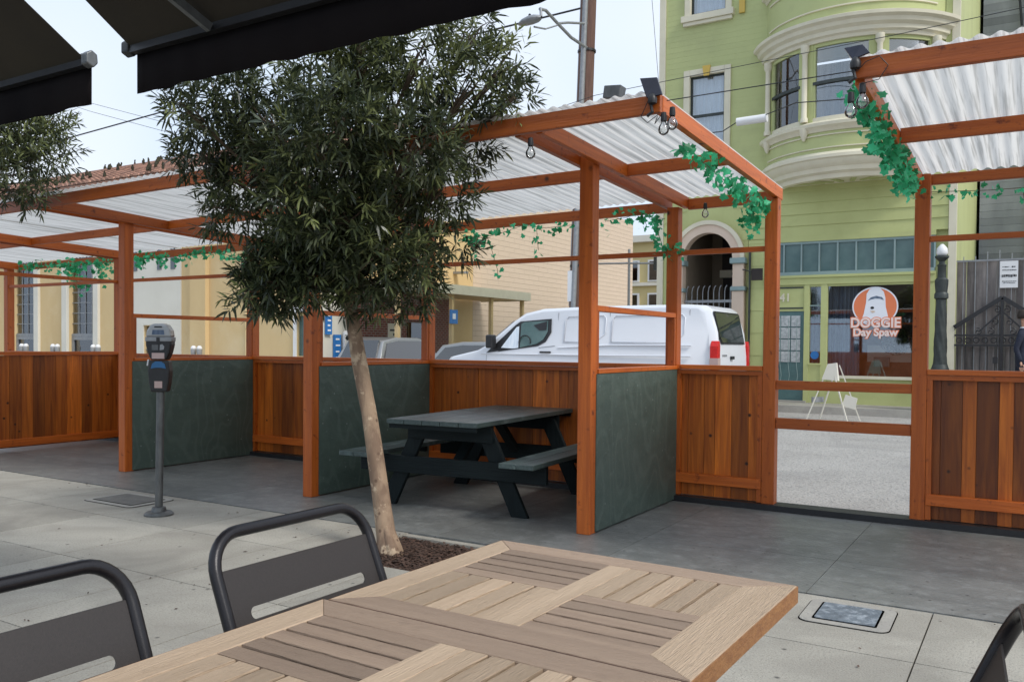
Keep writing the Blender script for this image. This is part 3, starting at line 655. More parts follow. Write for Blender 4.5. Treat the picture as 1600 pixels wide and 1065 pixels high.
clp = [(335,165,80,0),(312,255,48,.2),(350,330,50,.1),(425,455,40,-.1),(400,430,30,.1),(470,400,62,0),(560,430,58,-.2),(640,445,48,.1),(600,470,38,.2),(540,345,80,-.35),(630,355,80,.3),(690,300,62,0),(715,220,62,.3),(500,250,100,-.5),(600,180,105,.5),(640,240,80,-.45),(740,140,62,0),(785,105,38,.1),(735,65,42,.2),(650,90,80,-.2),(520,130,90,.35),(420,190,85,-.1),(400,290,70,.3),(440,240,80,.55),(580,300,90,.6),(560,60,80,.1),(470,330,60,-.45),(300,190,40,-.2),(800,160,28,-.1),(660,410,40,-.3),(530,200,80,-.6)]
clp += [(425,440,52,.05),(440,470,42,0),(410,478,32,.1),(480,440,48,-.1),(455,410,50,.1),(545,455,40,0),(520,430,45,.15),(500,380,60,.2),(600,400,60,-.3),(560,380,60,.1),(430,400,50,.1),(650,470,28,.1),(455,470,28,0),(380,470,20,-.1),(700,390,40,.1)]
cl = []
for px, py, pr, dy in clp:
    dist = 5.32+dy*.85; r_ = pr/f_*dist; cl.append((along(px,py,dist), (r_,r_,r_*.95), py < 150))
cl = [(c, tuple(q*.80 for q in r_), t_) for c, r_, t_ in cl]
rn = random.Random(11); g = leaf_cloud(MB(), cl, 1750, .086, .0145, rn, twig=.115)
g.build('crown', M['leaf'], TR, fix=False)
top = Vector(tp[-1]); g = MB()
for (c, r_, t_) in cl:
    c = Vector(c); st = Vector(tp[8]).lerp(top, rn.random()); mid = st.lerp(c, .5)+Vector((rn.uniform(-.06,.06),rn.uniform(-.06,.06),.05))
    g.tube([st, mid, c], [.022,.013,.006], 6)
    for k in range(5):
        e = c+Vector((rn.uniform(-1,1)*r_[0], rn.uniform(-1,1)*r_[1], rn.uniform(-1,1)*r_[2]))*.8
        g.tube([mid.lerp(c,.6), c.lerp(e,.5)+Vector((0,0,.02)), e], [.008,.005,.002], 4)
g.build('limbs', M['stem'], TR)
T2 = thing('street_tree', 'yellowish green tree behind the left awning, above the end of the shelter roof', 'tree', (-8.2,3.45,0))
g = MB(); g.tube([(-8.2,3.45,-.05),(-8.15,3.5,1.0),(-8.05,3.55,2.0),(-7.9,3.6,2.7)], [.08,.065,.055,.03], 12); g.build('trunk', M['bark'], T2, smooth=True)
cl = []
for px, py, pr, dy in [(-20,205,75,0),(40,215,50,.1),(70,215,30,0),(20,280,50,0),(60,275,38,-.1),(-60,260,90,.2),(0,150,80,0),(75,185,28,.1),(-140,200,110,0),(-100,120,100,.3),(35,295,30,.1),(0,240,60,-.3),(60,245,40,.2),(85,195,16,0),(78,250,26,0),(88,215,18,.1),(50,305,26,0)]:
    dist = 7.25+dy; r_ = pr/f_*dist; cl.append((along(px,py,dist), (r_,r_,r_*.9), py < 260))
g = leaf_cloud(MB(), cl, 650, .085, .0145, rn); g.build('crown', M['leaf'], T2, fix=False)
g = MB()
for (c, r_, t_) in cl: g.tube([(-8.05,3.55,2.0), Vector((-7.95,3.58,2.5)).lerp(Vector(c),.4), c], [.025,.014,.005], 5)
g.build('limbs', M['stem'], T2)
# ================================================================ IVY GARLANDS
def ivyleaf(g, p, nrm, size, rnd, t):
    u = nrm.cross(Vector((rnd.uniform(-1,1),rnd.uniform(-1,1),rnd.uniform(-1,1)))).normalized(); v = nrm.cross(u)
    sh = [(0,-.45),(.28,-.55),(.38,-.2),(.62,-.05),(.32,.15),(.25,.4),(0,.75),(-.25,.4),(-.32,.15),(-.62,-.05),(-.38,-.2),(-.28,-.55)]
    pts = [p+nrm*.0]+[p+(u*x+v*y)*size-nrm*size*.18*(abs(x)+max(0,y)) for x, y in sh]
    g.add(pts, [(0,1+i,1+(i+1)%12) for i in range(12)], t)
def ivy(label, paths, dens, size, seed, base, group='plastic ivy garlands on the shelters', spread=.06):
    T = thing('ivy_garland', label, 'garland', base, 0, group)
    rnd = random.Random(seed); v = MB(); g = MB()
    for pts, k in paths:
        pts = [Vector(p) for p in pts]; v.tube(pts, .0025, 5)
        for a, b in zip(pts[:-1], pts[1:]):
            n = max(1, int((b-a).length*dens*k))
            for _ in range(n):
                p = a.lerp(b, rnd.random())+Vector((rnd.gauss(0,spread),rnd.gauss(0,spread),rnd.gauss(-.01,spread)))
                nr = (Vector((rnd.gauss(.3,.7),rnd.gauss(-.6,.6),rnd.gauss(.2,.6)))).normalized()
                ivyleaf(g, p, nr, size*.95*rnd.uniform(.55,1.2), rnd, rnd.random())
    v.build('vine', M['stem'], T); g.build('leaves', M['ivy'], T, fix=False)
ivy('bright green ivy garland hanging along the end rafter left of the gate', [([(-1.83,4.95,2.50),(-1.83,5.3,2.47),(-1.84,5.8,2.43),(-1.84,6.4,2.42),(-1.85,6.85,2.40)],1),([(-1.86,6.7,2.42),(-1.95,6.85,2.33),(-2.05,6.9,2.30)],2.2),([(-1.95,6.87,2.4),(-1.92,6.88,2.22)],1.4)], 85, .05, 1, (-1.83,6,2.4), spread=.036)
ivy('dense bright green ivy garland down the first rafter of the right shelter', [([(-.79,4.62,2.60),(-.79,5.0,2.58),(-.78,5.5,2.54),(-.78,6.1,2.52),(-.77,6.8,2.46)],1),([(-.79,4.75,2.56),(-.80,5.6,2.50),(-.78,6.7,2.42)],.8)], 120, .050, 2, (-.78,5.8,2.5), spread=.038)
ivy('thin ivy strand under the back beam of the right shelter', [([(-.72,6.98,2.44),(-.5,6.98,2.43),(-.3,6.98,2.42),(-.1,6.98,2.42),(.3,6.98,2.4),(1.2,6.98,2.42)],.75),([(-.1,6.98,2.42),(-.09,6.98,2.34)],1)], 62, .046, 3, (0,7,2.4), spread=.025)
ivy('ivy garland with three hanging strands on the back beam behind the picnic table', [([(-4.86,6.99,2.36),(-4.6,6.99,2.33),(-4.4,6.99,2.36),(-4.15,6.99,2.42),(-3.9,6.99,2.38),(-3.62,6.99,2.39)],.9),([(-4.8,6.99,2.36),(-4.62,6.99,2.30)],3),([(-4.55,6.99,2.34),(-4.5,6.99,2.22),(-4.43,6.99,2.02),(-4.42,6.99,1.92)],.8),([(-4.0,6.99,2.38),(-3.98,6.99,2.18)],.9),([(-4.72,6.99,2.3),(-4.70,6.99,2.17)],1)], 62, .047, 4, (-4.2,7,2.35), spread=.03)
ivy('ivy garland bunched around the top of the post behind the lone green panel', [([(-3.3,6.99,2.40),(-3.1,6.99,2.42),(-2.95,6.98,2.45),(-2.85,6.97,2.40),(-2.72,6.95,2.38)],1.2),([(-2.78,6.9,2.40),(-2.76,6.9,2.25),(-2.70,6.89,2.10),(-2.62,6.88,2.05)],1.5),([(-2.95,6.98,2.46),(-2.9,6.98,2.34)],2),([(-2.62,6.88,2.08),(-2.5,6.88,2.1)],.9)], 66, .047, 5, (-2.9,7,2.35), spread=.035)
ivy('ivy garland under the back beam behind the green panel next to the meter', [([(-9.95,6.99,2.36),(-9.6,6.99,2.38),(-9.2,6.99,2.33),(-8.8,6.99,2.38),(-8.4,6.99,2.37),(-8.1,6.99,2.30),(-7.88,6.99,2.30)],1),([(-9.9,6.99,2.36),(-9.8,6.99,2.22)],2),([(-7.9,6.99,2.33),(-7.86,6.99,2.16)],2),([(-9.45,6.99,2.36),(-9.4,6.99,2.24)],1.5)], 80, .05, 6, (-9,7,2.3), spread=.035)
ivy('ivy garland hanging before the arched church window at the far left bay', [([(-12.6,6.99,2.36),(-12,6.99,2.38),(-11.5,6.99,2.34),(-11.1,6.99,2.36),(-10.7,6.99,2.34),(-10.45,6.99,2.3)],1),([(-11.45,6.99,2.34),(-11.3,6.99,2.16),(-11.15,6.99,2.0)],2.5),([(-10.75,6.99,2.34),(-10.7,6.99,2.1)],2)], 80, .055, 7, (-11.3,7,2.3), spread=.05)
ivy('ivy strand along the back beam above the narrow bay behind the tree', [([(-7.6,6.99,2.38),(-7.2,6.99,2.40),(-6.8,6.99,2.39),(-6.3,6.99,2.38)],1)], 60, .047, 8, (-7,7,2.4), spread=.025)
# ================================================================ STRING LIGHTS AND SOLAR LAMPS
def bulb(p, label, seed=0):
    T = thing('light_bulb', label, 'light bulb', p, 0, 'clear string light bulbs')
    x, y, z = p
    g = MB(); g.lathe(p, [(.004,.03),(.014,.026),(.017,-.005),(.016,-.02)], 12); g.build('socket', M['black'], T, smooth='auto')
    g = MB(); g.lathe(p, [(.012,-.021),(.016,-.032),(.027,-.05),(.030,-.066),(.024,-.084),(.010,-.094),(.002,-.096)], 16); g.build('glass_bulb', M['glassb'], T, smooth=True)
    g = MB(); g.tube([(x,y,z-.02),(x-.004,y,z-.055),(x+.004,y,z-.06),(x,y,z-.025)], .0012, 4); g.build('filament', M['lensw'], T)
bulb((-1.74,4.41,2.53), 'clear bulb at the near corner of the long shelter, left one of the pair')
bulb((-1.695,4.42,2.555), 'clear bulb at the near corner of the long shelter, right one of the pair')
bulb((-2.57,4.41,2.49), 'clear bulb hanging below the front fascia beside the tree crown')
bulb((-.785,4.41,2.50), 'clear bulb hanging lowest at the near corner of the right shelter')
bulb((-.735,4.42,2.54), 'clear bulb hanging just above the ivy of the right shelter')
bulb((-2.35,6.9,2.45), 'small bulb before the dark arched doorway')
def cable(name, label, pts, r, m='black', cat='cable', sag=0, group=None, n=10):
    P = []
    for a, b in zip(pts[:-1], pts[1:]):
        a, b = Vector(a), Vector(b)
        for k in range(n): t = k/n; q = a.lerp(b, t); q.z -= sag*4*t*(1-t); P.append(q)
    P.append(Vector(pts[-1])); g = MB(); g.tube(P, r, 5); o = g.build(name, M[m])
    if o is not None: tag(o, label, cat, group)
    return o
cable('string_light_cable', 'black string light cable spanning the gate between the shelters', [(-1.72,4.40,2.615),(-.76,4.40,2.625)], .003, sag=.0)
cable('power_lead', 'loose thin black lead looping along the right shelter fascia', [(-.76,4.405,2.62),(-.72,4.40,2.66),(-.66,4.405,2.68),(-.62,4.405,2.63),(-.66,4.405,2.57),(-.74,4.405,2.56)], .0022, n=3)
cable('power_lead', 'loose thin black lead looping under the near corner of the long shelter', [(-1.83,4.405,2.63),(-1.87,4.405,2.55),(-1.83,4.40,2.51),(-1.77,4.405,2.55),(-1.79,4.405,2.50),(-1.74,4.405,2.56)], .0022, n=3)
def solar(p, label, cs):
    T = thing('solar_lamp', label, 'solar lamp', p, 0)
    g = MB(); g.hexa([(cs[3][0],4.385,cs[3][1]),(cs[2][0],4.385,cs[2][1]),(cs[2][0]+.002,4.40,cs[2][1]),(cs[3][0]+.002,4.40,cs[3][1]),(cs[0][0],4.415,cs[0][1]),(cs[1][0],4.415,cs[1][1]),(cs[1][0],4.43,cs[1][1]),(cs[0][0],4.43,cs[0][1])]); g.build('solar_panel', M['solar'], T, bevel=.003)
    g = MB(); g.lathe(p, [(.0,-.03),(.024,-.02),(.027,.005),(.016,.028),(.006,.035)], 10); g.build('lamp_head', M['black'], T, smooth='auto')
    g = MB(); g.tube([Vector(p)+Vector((-.01,.0,-.02)), Vector(p)+Vector((.0,-.0,-.065)), Vector(p)+Vector((-.03,-.0,-.085))], .009, 6); g.build('bracket', M['black'], T)
solar((-1.80,4.395,2.63), 'black solar lamp with a tall tilted panel on the near corner of the long shelter', [(-1.885,2.764),(-1.785,2.755),(-1.742,2.648),(-1.832,2.642)])
solar((-.765,4.395,2.655), 'black solar lamp with a wide flat panel on the near corner of the right shelter', [(-.822,2.748),(-.738,2.752),(-.700,2.698),(-.778,2.676)])
# ================================================================ GREEN CORNER HOUSE (street face on y = YG)
YG = 18.6
GX0, GX1 = -7.42, -1.37
H = thing('green_townhouse', 'sage green townhouse with a curved bay window above a dog grooming shopfront', 'building', (-4.4,YG,0))
def hbox(name, m, *a, par=None, **k):
    g = MB(); g.box(*a); return g.build(name, M[m], par or H, **k)
def siding(g, x0, x1, z0, z1, pitch, y=YG, lip=.012):
    z = z0
    while z < z1-.01:
        zz = min(z+pitch, z1)
        g.hexa([(x0,y-lip,z),(x1,y-lip,z),(x1,y+.1,z),(x0,y+.1,z),(x0,y-.001,zz-.002),(x1,y-.001,zz-.002),(x1,y+.1,zz-.002),(x0,y+.1,zz-.002)], U(.3,.7)); z = zz
g = MB(); W0 = YG+.10      # shell with openings: storefront, door, arch, two windows
def wallgrid(g, x0, x1, z0, z1, holes, y0, y1):
    xs_ = sorted({x0,x1,*[h[0] for h in holes],*[h[1] for h in holes]}); zs_ = sorted({z0,z1,*[h[2] for h in holes],*[h[3] for h in holes]})
    xs_ = [x for x in xs_ if x0 <= x <= x1]; zs_ = [z for z in zs_ if z0 <= z <= z1]
    for a, b in zip(xs_[:-1], xs_[1:]):
        for c, d in zip(zs_[:-1], zs_[1:]):
            mx_, mz_ = (a+b)/2, (c+d)/2
            if not any(h[0] < mx_ < h[1] and h[2] < mz_ < h[3] for h in holes): g.box(a,b,y0,y1,c,d)
holes = [(-4.98,-1.72,.14,3.56),(-6.85,-5.64,.14,4.35),(-6.74,-5.91,5.45,7.33),(-6.74,-5.91,8.62,10.3),(-4.75,-1.85,5.72,7.25)]
wallgrid(g, GX0, GX1, .1, 12.5, holes, W0, W0+.15)
g.box(GX0, GX1, W0+.16, 32, 12.2, 12.4); g.box(GX0, GX0+.15, W0+.16, 32, .1, 12.19); g.box(GX1-.15, GX1, W0+.16, 32, .1, 12.19)
g.build('wall', M['gb1'], H)
g = MB()          # narrow siding, upper storeys (rows broken round the openings)
def rows(g, holes, x0, x1, z0, z1, pitch, lip):
    z = z0
    while z < z1:
        zz = min(z+pitch, z1); segs = [(x0,x1)]
        for h in holes:
            if h[2] < zz-.001 and h[3] > z+.001:
                segs = [q for a, b in segs for q in ((a,min(b,h[0])),(max(a,h[1]),b)) if q[1]-q[0] > .01]
        for a, b in segs: g.hexa([(a,YG-lip,z),(b,YG-lip,z),(b,YG+.098,z),(a,YG+.098,z),(a,YG-.0,zz-.0002),(b,YG-.0,zz-.0002),(b,YG+.098,zz-.0002),(a,YG+.098,zz-.0002)], U(.35,.65))
        z = zz
rows(g, [(-6.80,-5.85,5.4,7.38),(-6.80,-5.85,8.55,10.3),(-5.0,-1.6,5.3,8.0)], GX0+.12, GX1-.12, 4.78, 12.3, .12, .0022)
g.build('upper_siding', M['gb1'], H)
g = MB(); rows(g, [(-7.3,-5.36,0,3.22),(-6.95,-5.50,3.1,4.08),(-6.75,-5.7,3.9,4.35)], GX0+.12, GX1-.12, 3.60, 4.775, .235, .02); rows(g, [(-7.3,-5.36,0,3.6)], -5.38, -4.99, .15, 3.595, .48, .008); g.build('lower_siding', M['gb2'], H)
hbox('corner_board', 'trim', GX1-.115, GX1+.02, YG-.03, YG+.09, .14, 12.4); hbox('corner_board', 'trim', GX0-.03, GX0+.115, YG-.03, YG+.09, .14, 12.4)
hbox('downpipe', 'irong', -5.33, -5.29, YG-.07, YG-.03, .15, 3.4)
# sash windows of the flat part
def sash(x0, x1, z0, z1, key=True):
    F = MB(); fw = .14
    F.box(x0-fw,x0,YG-.05,YG+.04,z0-.02,z1+fw); F.box(x1,x1+fw,YG-.05,YG+.04,z0-.02,z1+fw); F.box(x0+.001,x1-.001,YG-.05,YG+.04,z1,z1+fw); F.box(x0-fw-.06,x1+fw+.06,YG-.12,YG+.04,z0-.16,z0-.021); F.box(x0-fw-.02,x1+fw+.02,YG-.08,YG+.03,z0-.24,z0-.161)
    fr = F.build('window', M['trim'], H, bevel=.008)
    g = MB(); g.box(x0,x1,YG+.07,YG+.08,z0,z1); g.build('pane', M['glass'], fr)
    g = MB()
    for a, b, c, d in ((x0,x0+.04,z0,z1),(x1-.04,x1,z0,z1),(x0+.04,x1-.04,z1-.04,z1),(x0+.04,x1-.04,z0,z0+.05),(x0+.04,x1-.04,(z0+z1)/2-.03,(z0+z1)/2+.03)): g.box(a,b,YG+.055,YG+.095,c,d)
    g.build('sash', M['irong'], fr)
    g = MB(); n = 40; vs = []
    for z in (z0,z1):
        for i in range(n+1): x = x0+(x1-x0)*i/n; vs.append((x, YG+.2+.03*math.sin(i*1.1)+.015*math.sin(i*2.7), z))
    g.add(vs, [(i,i+1,n+2+i,n+1+i) for i in range(n)]); g.build('curtain', M['curtain'], fr, smooth=True, fix=False)
    if key:
        g = MB(); xm = (x0+x1)/2; g.prism([(xm-.06,z1-.04),(xm+.06,z1-.04),(xm+.09,z1+fw+.04),(xm-.09,z1+fw+.04)], 'y', YG-.09, YG-.052); g.build('keystone', M['gold'], fr)
sash(-6.72, -5.93, 5.55, 7.30); sash(-6.72, -5.93, 8.66, 10.3)
hbox('ornament', 'gold', -5.62,-5.5, YG-.06, YG-.013, 8.5, 8.8)
# curved bay
BX, BR = -3.32, 1.92; BC = 17.52+BR
def arcband(prof, a0=-66, a1=66, n=40):   # prof: list of (offset, z) swept round the bay
    g = MB(); vs = []; m = len(prof)
    for i in range(n+1):
        a = R(a0+(a1-a0)*i/n)
        for off, z in prof: r = BR+off; vs.append((BX+r*math.sin(a), BC-r*math.cos(a), z))
    fs = [(i*m+k, i*m+k+1, (i+1)*m+k+1, (i+1)*m+k) for i in range(n) for k in range(m-1)]
    fs += [tuple(range(m)), tuple(range(n*m, n*m+m))]
    fs += [(i*m, (i+1)*m, (i+1)*m+m-1, i*m+m-1) for i in range(n)]
    g.add(vs, fs); return g
def ab(name, m, prof, *a, **k): return arcband(prof, *a).build(name, M[m], H, smooth='auto', **k)
ab('bay_base_moulding', 'trim', [(-.35,4.62),(-.22,4.62),(-.20,4.70),(-.12,4.74),(-.10,4.82),(-.01,4.88),(.02,4.96),(.06,4.98),(.06,5.04),(.0,5.10),(-.35,5.10)])
g = MB(); n = 32; vs = [(BX, YG-.02, 4.66)]+[(BX+(BR-.30)*math.sin(R(-60+120*i/n)), BC-(BR-.30)*math.cos(R(-60+120*i/n)), 4.66) for i in range(n+1)]
g.add(vs, [(0,i+1,i+2) for i in range(n)]); vs2 = [(x,y,4.70) for x,y,z in vs]; g.add(vs2, [(0,i+2,i+1) for i in range(n)]); g.build('bay_soffit', M['trim'], H, fix=False)
for a in (-45,-27,-9,9,27,45):
    g = MB(); r0, r1 = .6, BR-.31; b = R(a); g.bar((BX+r0*math.sin(b),BC-BR*.55,4.65),(BX+r1*math.sin(b),BC-r1*math.cos(b),4.65),.09,.03); g.build('soffit_rib', M['gb1'], H)
ab('bay_panel', 'gb1', [(-.2,5.101),(-.02,5.101),(-.02,5.50),(-.2,5.50)])
for z in (5.17, 5.42): ab('bay_bead', 'trim', [(-.019,z),(.006,z+.004),(.006,z+.022),(-.019,z+.026)], -56, 56)
ab('bay_sill', 'trim', [(-.25,5.501),(-.0,5.501),(.03,5.56),(.09,5.60),(.10,5.66),(.04,5.70),(-.25,5.72)])
ab('bay_cornice', 'trim', [(-.25,7.24),(.0,7.24),(.02,7.30),(.07,7.33),(.08,7.40),(.15,7.45),(.17,7.52),(.24,7.56),(.25,7.62),(.15,7.66),(-.25,7.68)])
ab('bay_panel', 'gb1', [(-.2,7.681),(-.02,7.681),(-.02,8.55),(-.2,8.55)])
ab('bay_bead', 'trim', [(-.019,7.86),(.008,7.865),(.008,7.89),(-.019,7.895)], -56, 56)
ab('bay_bead', 'trim', [(-.019,8.40),(.008,8.405),(.008,8.43),(-.019,8.435)], -56, 56)
ab('bay_sill', 'trim', [(-.25,8.551),(-.0,8.551),(.03,8.61),(.09,8.65),(.10,8.71),(.04,8.75),(-.25,8.77)])
ab('bay_window_band', 'gb1', [(-.2,8.771),(-.06,8.771),(-.06,10.6),(-.2,10.6)])
for a, b in ((-66,-53),(-25,-16.5),(16.5,25),(53,66)): ab('bay_pier', 'gb1', [(-.16,5.721),(-.03,5.721),(-.03,7.239),(-.16,7.239)], a, b, 8)
for a, b in ((-53,-25),(-16.5,16.5),(25,53)):
    f1 = arcband([(-.12,5.721),(-.045,5.721),(-.045,5.80),(-.12,5.80)], a, b, 12).build('window', M['trim'], H)
    for p in ([(-.12,7.17),(-.045,7.17),(-.045,7.239),(-.12,7.239)], [(-.11,6.44),(-.03,6.44),(-.03,6.50),(-.11,6.50)]):
        arcband(p, a, b, 12).build('sash_rail', M['irong'] if p[0][1] < 7 else M['gb1'], f1)
    for q in (a, b-1.3): arcband([(-.115,5.801),(-.04,5.801),(-.04,7.169),(-.115,7.169)], q, q+1.3, 2).build('sash_stile', M['gb1'], f1)
    arcband([(-.085,5.801),(-.080,5.801),(-.080,7.169),(-.085,7.169)], a+1.31, b-1.31, 14).build('pane', M['glass'], f1, smooth='auto')
for a in (-55,-20.7,20.7,55):
    b = R(a); r = BR+.03; px, py = BX+r*math.sin(b), BC-r*math.cos(b)
    g = MB(); g.lathe((px,py,0), [(.075,5.725),(.075,5.80),(.055,5.83),(.052,7.05),(.06,7.07),(.085,7.12),(.085,7.235)], 14); g.build('bay_column', M['trim'], H, smooth='auto')
    g = MB(); g.lathe((px,py,0), [(.02,5.36),(.05,5.42),(.08,5.50),(.09,5.60)], 12); g.build('corbel', M['trim'], H, smooth='auto')
g = MB(); g.box(-4.75,-1.85,19.15,19.2,5.7,7.3); g.build('room_back', M['curtaind'], H)
# shopfront
hbox('transom_head', 'gb2', -5.0,-1.70, YG-.03, YG+.09, 3.50, 3.60)
TW = hbox('transom_frame', 'tealp', -4.96,-1.72, YG-.01, YG+.07, 2.80, 2.87)
hbox('transom_bar', 'tealp', -4.96,-1.72, YG-.01, YG+.07, 3.45, 3.499, par=TW)
nb = 9; wq = 3.24/nb
for i in range(nb+1): hbox('mullion', 'tealp', -4.96+wq*i-.016, -4.96+wq*i+.016, YG-.01, YG+.06, 2.871, 3.449, par=TW)
for i in range(nb): hbox('pane', 'tealglass', -4.96+wq*i+.018, -4.96+wq*(i+1)-.018, YG+.03, YG+.04, 2.871, 3.449, par=TW)
hbox('belt', 'gb2', -5.0,-1.70, YG-.04, YG+.09, 2.60, 2.798); hbox('belt_moulding', 'gb2', -5.0,-1.70, YG-.07, YG-.041, 2.745, 2.79)
hbox('number_panel', 'gb2', -4.97,-4.17, YG+.0, YG+.09, 2.05, 2.599)
for a in ((-4.95,-4.19,2.53,2.56),(-4.95,-4.19,2.10,2.13)): hbox('panel_bead', 'irong', a[0],a[1], YG-.012, YG-.001, a[2], a[3])
text_mesh('house_number', '641', .24, M['trim'], H, (-4.62,YG-.012,2.33), extrude=.006, bold=.004)
hbox('door_post', 'gb2', -4.165,-4.06, YG-.03, YG+.09, .14, 2.599); hbox('door_post', 'gb2', -3.83,-3.70, YG-.03, YG+.09, .14, 2.599); hbox('door_post', 'gb2', -5.0,-4.92, YG-.02, YG+.09, .14, 2.048)
hbox('side_panel', 'gb2', -4.059,-3.831, YG-.01, YG+.09, .14, .93); hbox('side_sill', 'gb2', -4.075,-3.815, YG-.045, YG-.031, .93, .965)
hbox('side_head', 'gb2', -4.059,-3.831, YG-.01, YG+.09, 2.555, 2.599)
hbox('side_window', 'glass', -4.059,-3.831, YG+.03, YG+.035, .931, 2.554); hbox('side_window_bar', 'tealp', -4.058,-3.832, YG+.01, YG+.028, 2.15, 2.175)
g = MB(); g.lathe((-3.95,YG+.022,1.13), [(.0,0),(.085,0),(.085,.004),(.0,.004)], 20, axis='y'); g.build('round_sticker', M['blue'], H)
hbox('base_panel', 'gb2', -3.699,-1.70, YG-.01, YG+.09, .14, .66); hbox('window_sill', 'trim', -3.70,-1.70, YG-.07, YG+.08, .662, .72); hbox('window_head', 'gb2', -3.699,-1.70, YG-.01, YG+.09, 2.555, 2.599)
hbox('side_post', 'gb2', -1.80,-1.70, YG-.02, YG+.09, .722, 2.554)
hbox('shop_window', 'glass', -3.699,-1.801, YG+.03, YG+.036, .722, 2.553)
g = MB(); n = 60; vs = []
for z in (.72,2.56):
    for i in range(n+1): vs.append((-4.06+(.95)*i/n, YG+.22+.045*math.sin(i*1.3)+.02*math.sin(i*.55), z))
g.add(vs, [(i,i+1,n+2+i,n+1+i) for i in range(n)]); g.build('shop_curtain', M['curtaind'], H, smooth=True, fix=False)
g = MB(); g.box(-5.0,-1.72,21.4,21.45,.14,3.5); g.box(-5.0,-1.72,YG+.26,21.4,3.42,3.46); g.box(-4.16,-4.12,YG+.2,21.4,.14,3.4); g.box(-1.72,-1.71,YG+.26,21.4,.14,3.4); g.build('shop_room', M['brnint'], H)
g = MB(); g.box(-5.0,-1.72,YG+.26,21.4,.12,.139); g.build('shop_floor', M['brnint'], H)
for (x0,x1,y0,y1,z0,z1,m) in ((-3.1,-2.0,19.5,20.0,.14,1.0,'brnint'),(-3.05,-2.2,19.45,19.49,1.0,1.35,'stucco2'),(-2.9,-2.6,19.3,19.4,.9,1.1,'teal'),(-2.35,-2.0,19.3,19.5,1.4,2.2,'dkint'),(-1.92,-1.80,YG+.05,YG+.06,1.55,1.75,'white'),(-1.9,-1.82,YG+.05,YG+.06,1.1,1.35,'white')):
    hbox('shop_fitting', m, x0,x1,y0,y1,z0,z1)
g = MB(); rp = random.Random(3)
for k in range(500):
    d = Vector((rp.gauss(0,1),rp.gauss(0,1),rp.gauss(0,1))).normalized()*(.32*rp.random()**.4); ivyleaf(g, Vector((-2.45,19.1,1.45))+d, d.normalized(), .05, rp, rp.random()*.3)
g.build('shop_plant', M['leaf2'], H, fix=False)
# door
D = hbox('door', 'teal', -4.918,-4.168, YG+.02, YG+.07, .15, 2.047)
for r in range(4):
    for c in range(3): hbox('pane', 'lace', -4.85+.21*c, -4.85+.21*c+.185, YG+.004, YG+.019, .98+.25*r, .98+.25*r+.225, par=D)
g = MB()
for k in range(4): x = -4.82+.17*k; g.tube([(x,YG-.015,.45),(x+.03,YG-.015,.7),(x,YG-.015,.95),(x,YG-.015,1.9)], .006, 5)
g.build('grille', M['tealp'], D); hbox('step', 'conc2', -5.0,-4.1, YG-.12, YG-.03, .141, .175)
# logo on the shop window
LG = bpy.data.objects.new('shop_logo', None)
def disc(name, m, cx, cz, rx, rz, y, a0=0, a1=360, n=40):
    g = MB(); p = [(cx+rx*math.cos(R(a0+(a1-a0)*k/n)), cz+rz*math.sin(R(a0+(a1-a0)*k/n))) for k in range(n if a1-a0 == 360 else n+1)]
    g.prism(p, 'y', y-.002, y); return g.build(name, M[m], par_logo)
g = MB(); p = [(-2.79+.432*math.cos(R(9*k)), 2.13+.392*math.sin(R(9*k))) for k in range(40)]; g.prism(p, 'y', YG+.016, YG+.018)
par_logo = g.build('shop_logo', M['whitev'], H)
disc('orange_disc', 'orange', -2.79, 2.13, .405, .365, YG+.0155)
g = MB(); g.prism([(-3.06,1.80),(-3.0,1.98),(-2.96,2.2),(-2.95,2.38),(-2.90,2.47),(-2.80,2.51),(-2.70,2.49),(-2.63,2.42),(-2.60,2.3),(-2.59,2.12),(-2.55,1.95),(-2.52,1.80)], 'y', YG+.011, YG+.013); g.build('dog_head', M['whitev'], par_logo)
g = MB(); g.prism([(-2.93,2.24),(-2.87,2.31),(-2.77,2.34),(-2.66,2.31),(-2.62,2.25),(-2.70,2.28),(-2.78,2.285),(-2.86,2.27)], 'y', YG+.008, YG+.010); g.build('dog_fringe', M['curtaind'], par_logo)
disc('dog_nose', 'black', -2.84, 2.10, .035, .027, YG+.0095, n=16)
g = MB(); g.prism([(-2.88,2.035),(-2.83,2.045),(-2.78,2.03),(-2.80,2.005),(-2.84,1.995)], 'y', YG+.008, YG+.010); g.build('dog_mouth', M['pink'], par_logo)
text_mesh('shop_lettering', 'DOGGIE', .27, M['orange'], par_logo, (-2.78,YG+.007,1.79), extrude=.002, bold=.022, sx=.92)
text_mesh('shop_lettering', 'DOGGIE', .27, M['pinkw'], par_logo, (-2.78,YG+.002,1.79), extrude=.002, bold=.008, sx=.92)
text_mesh('shop_lettering', 'Day Spaw', .21, M['orange'], par_logo, (-2.78,YG+.007,1.60), extrude=.002, bold=.020, sx=1.0)
text_mesh('shop_lettering', 'Day Spaw', .21, M['pinkw'], par_logo, (-2.78,YG+.002,1.60), extrude=.002, bold=.007, sx=1.0)
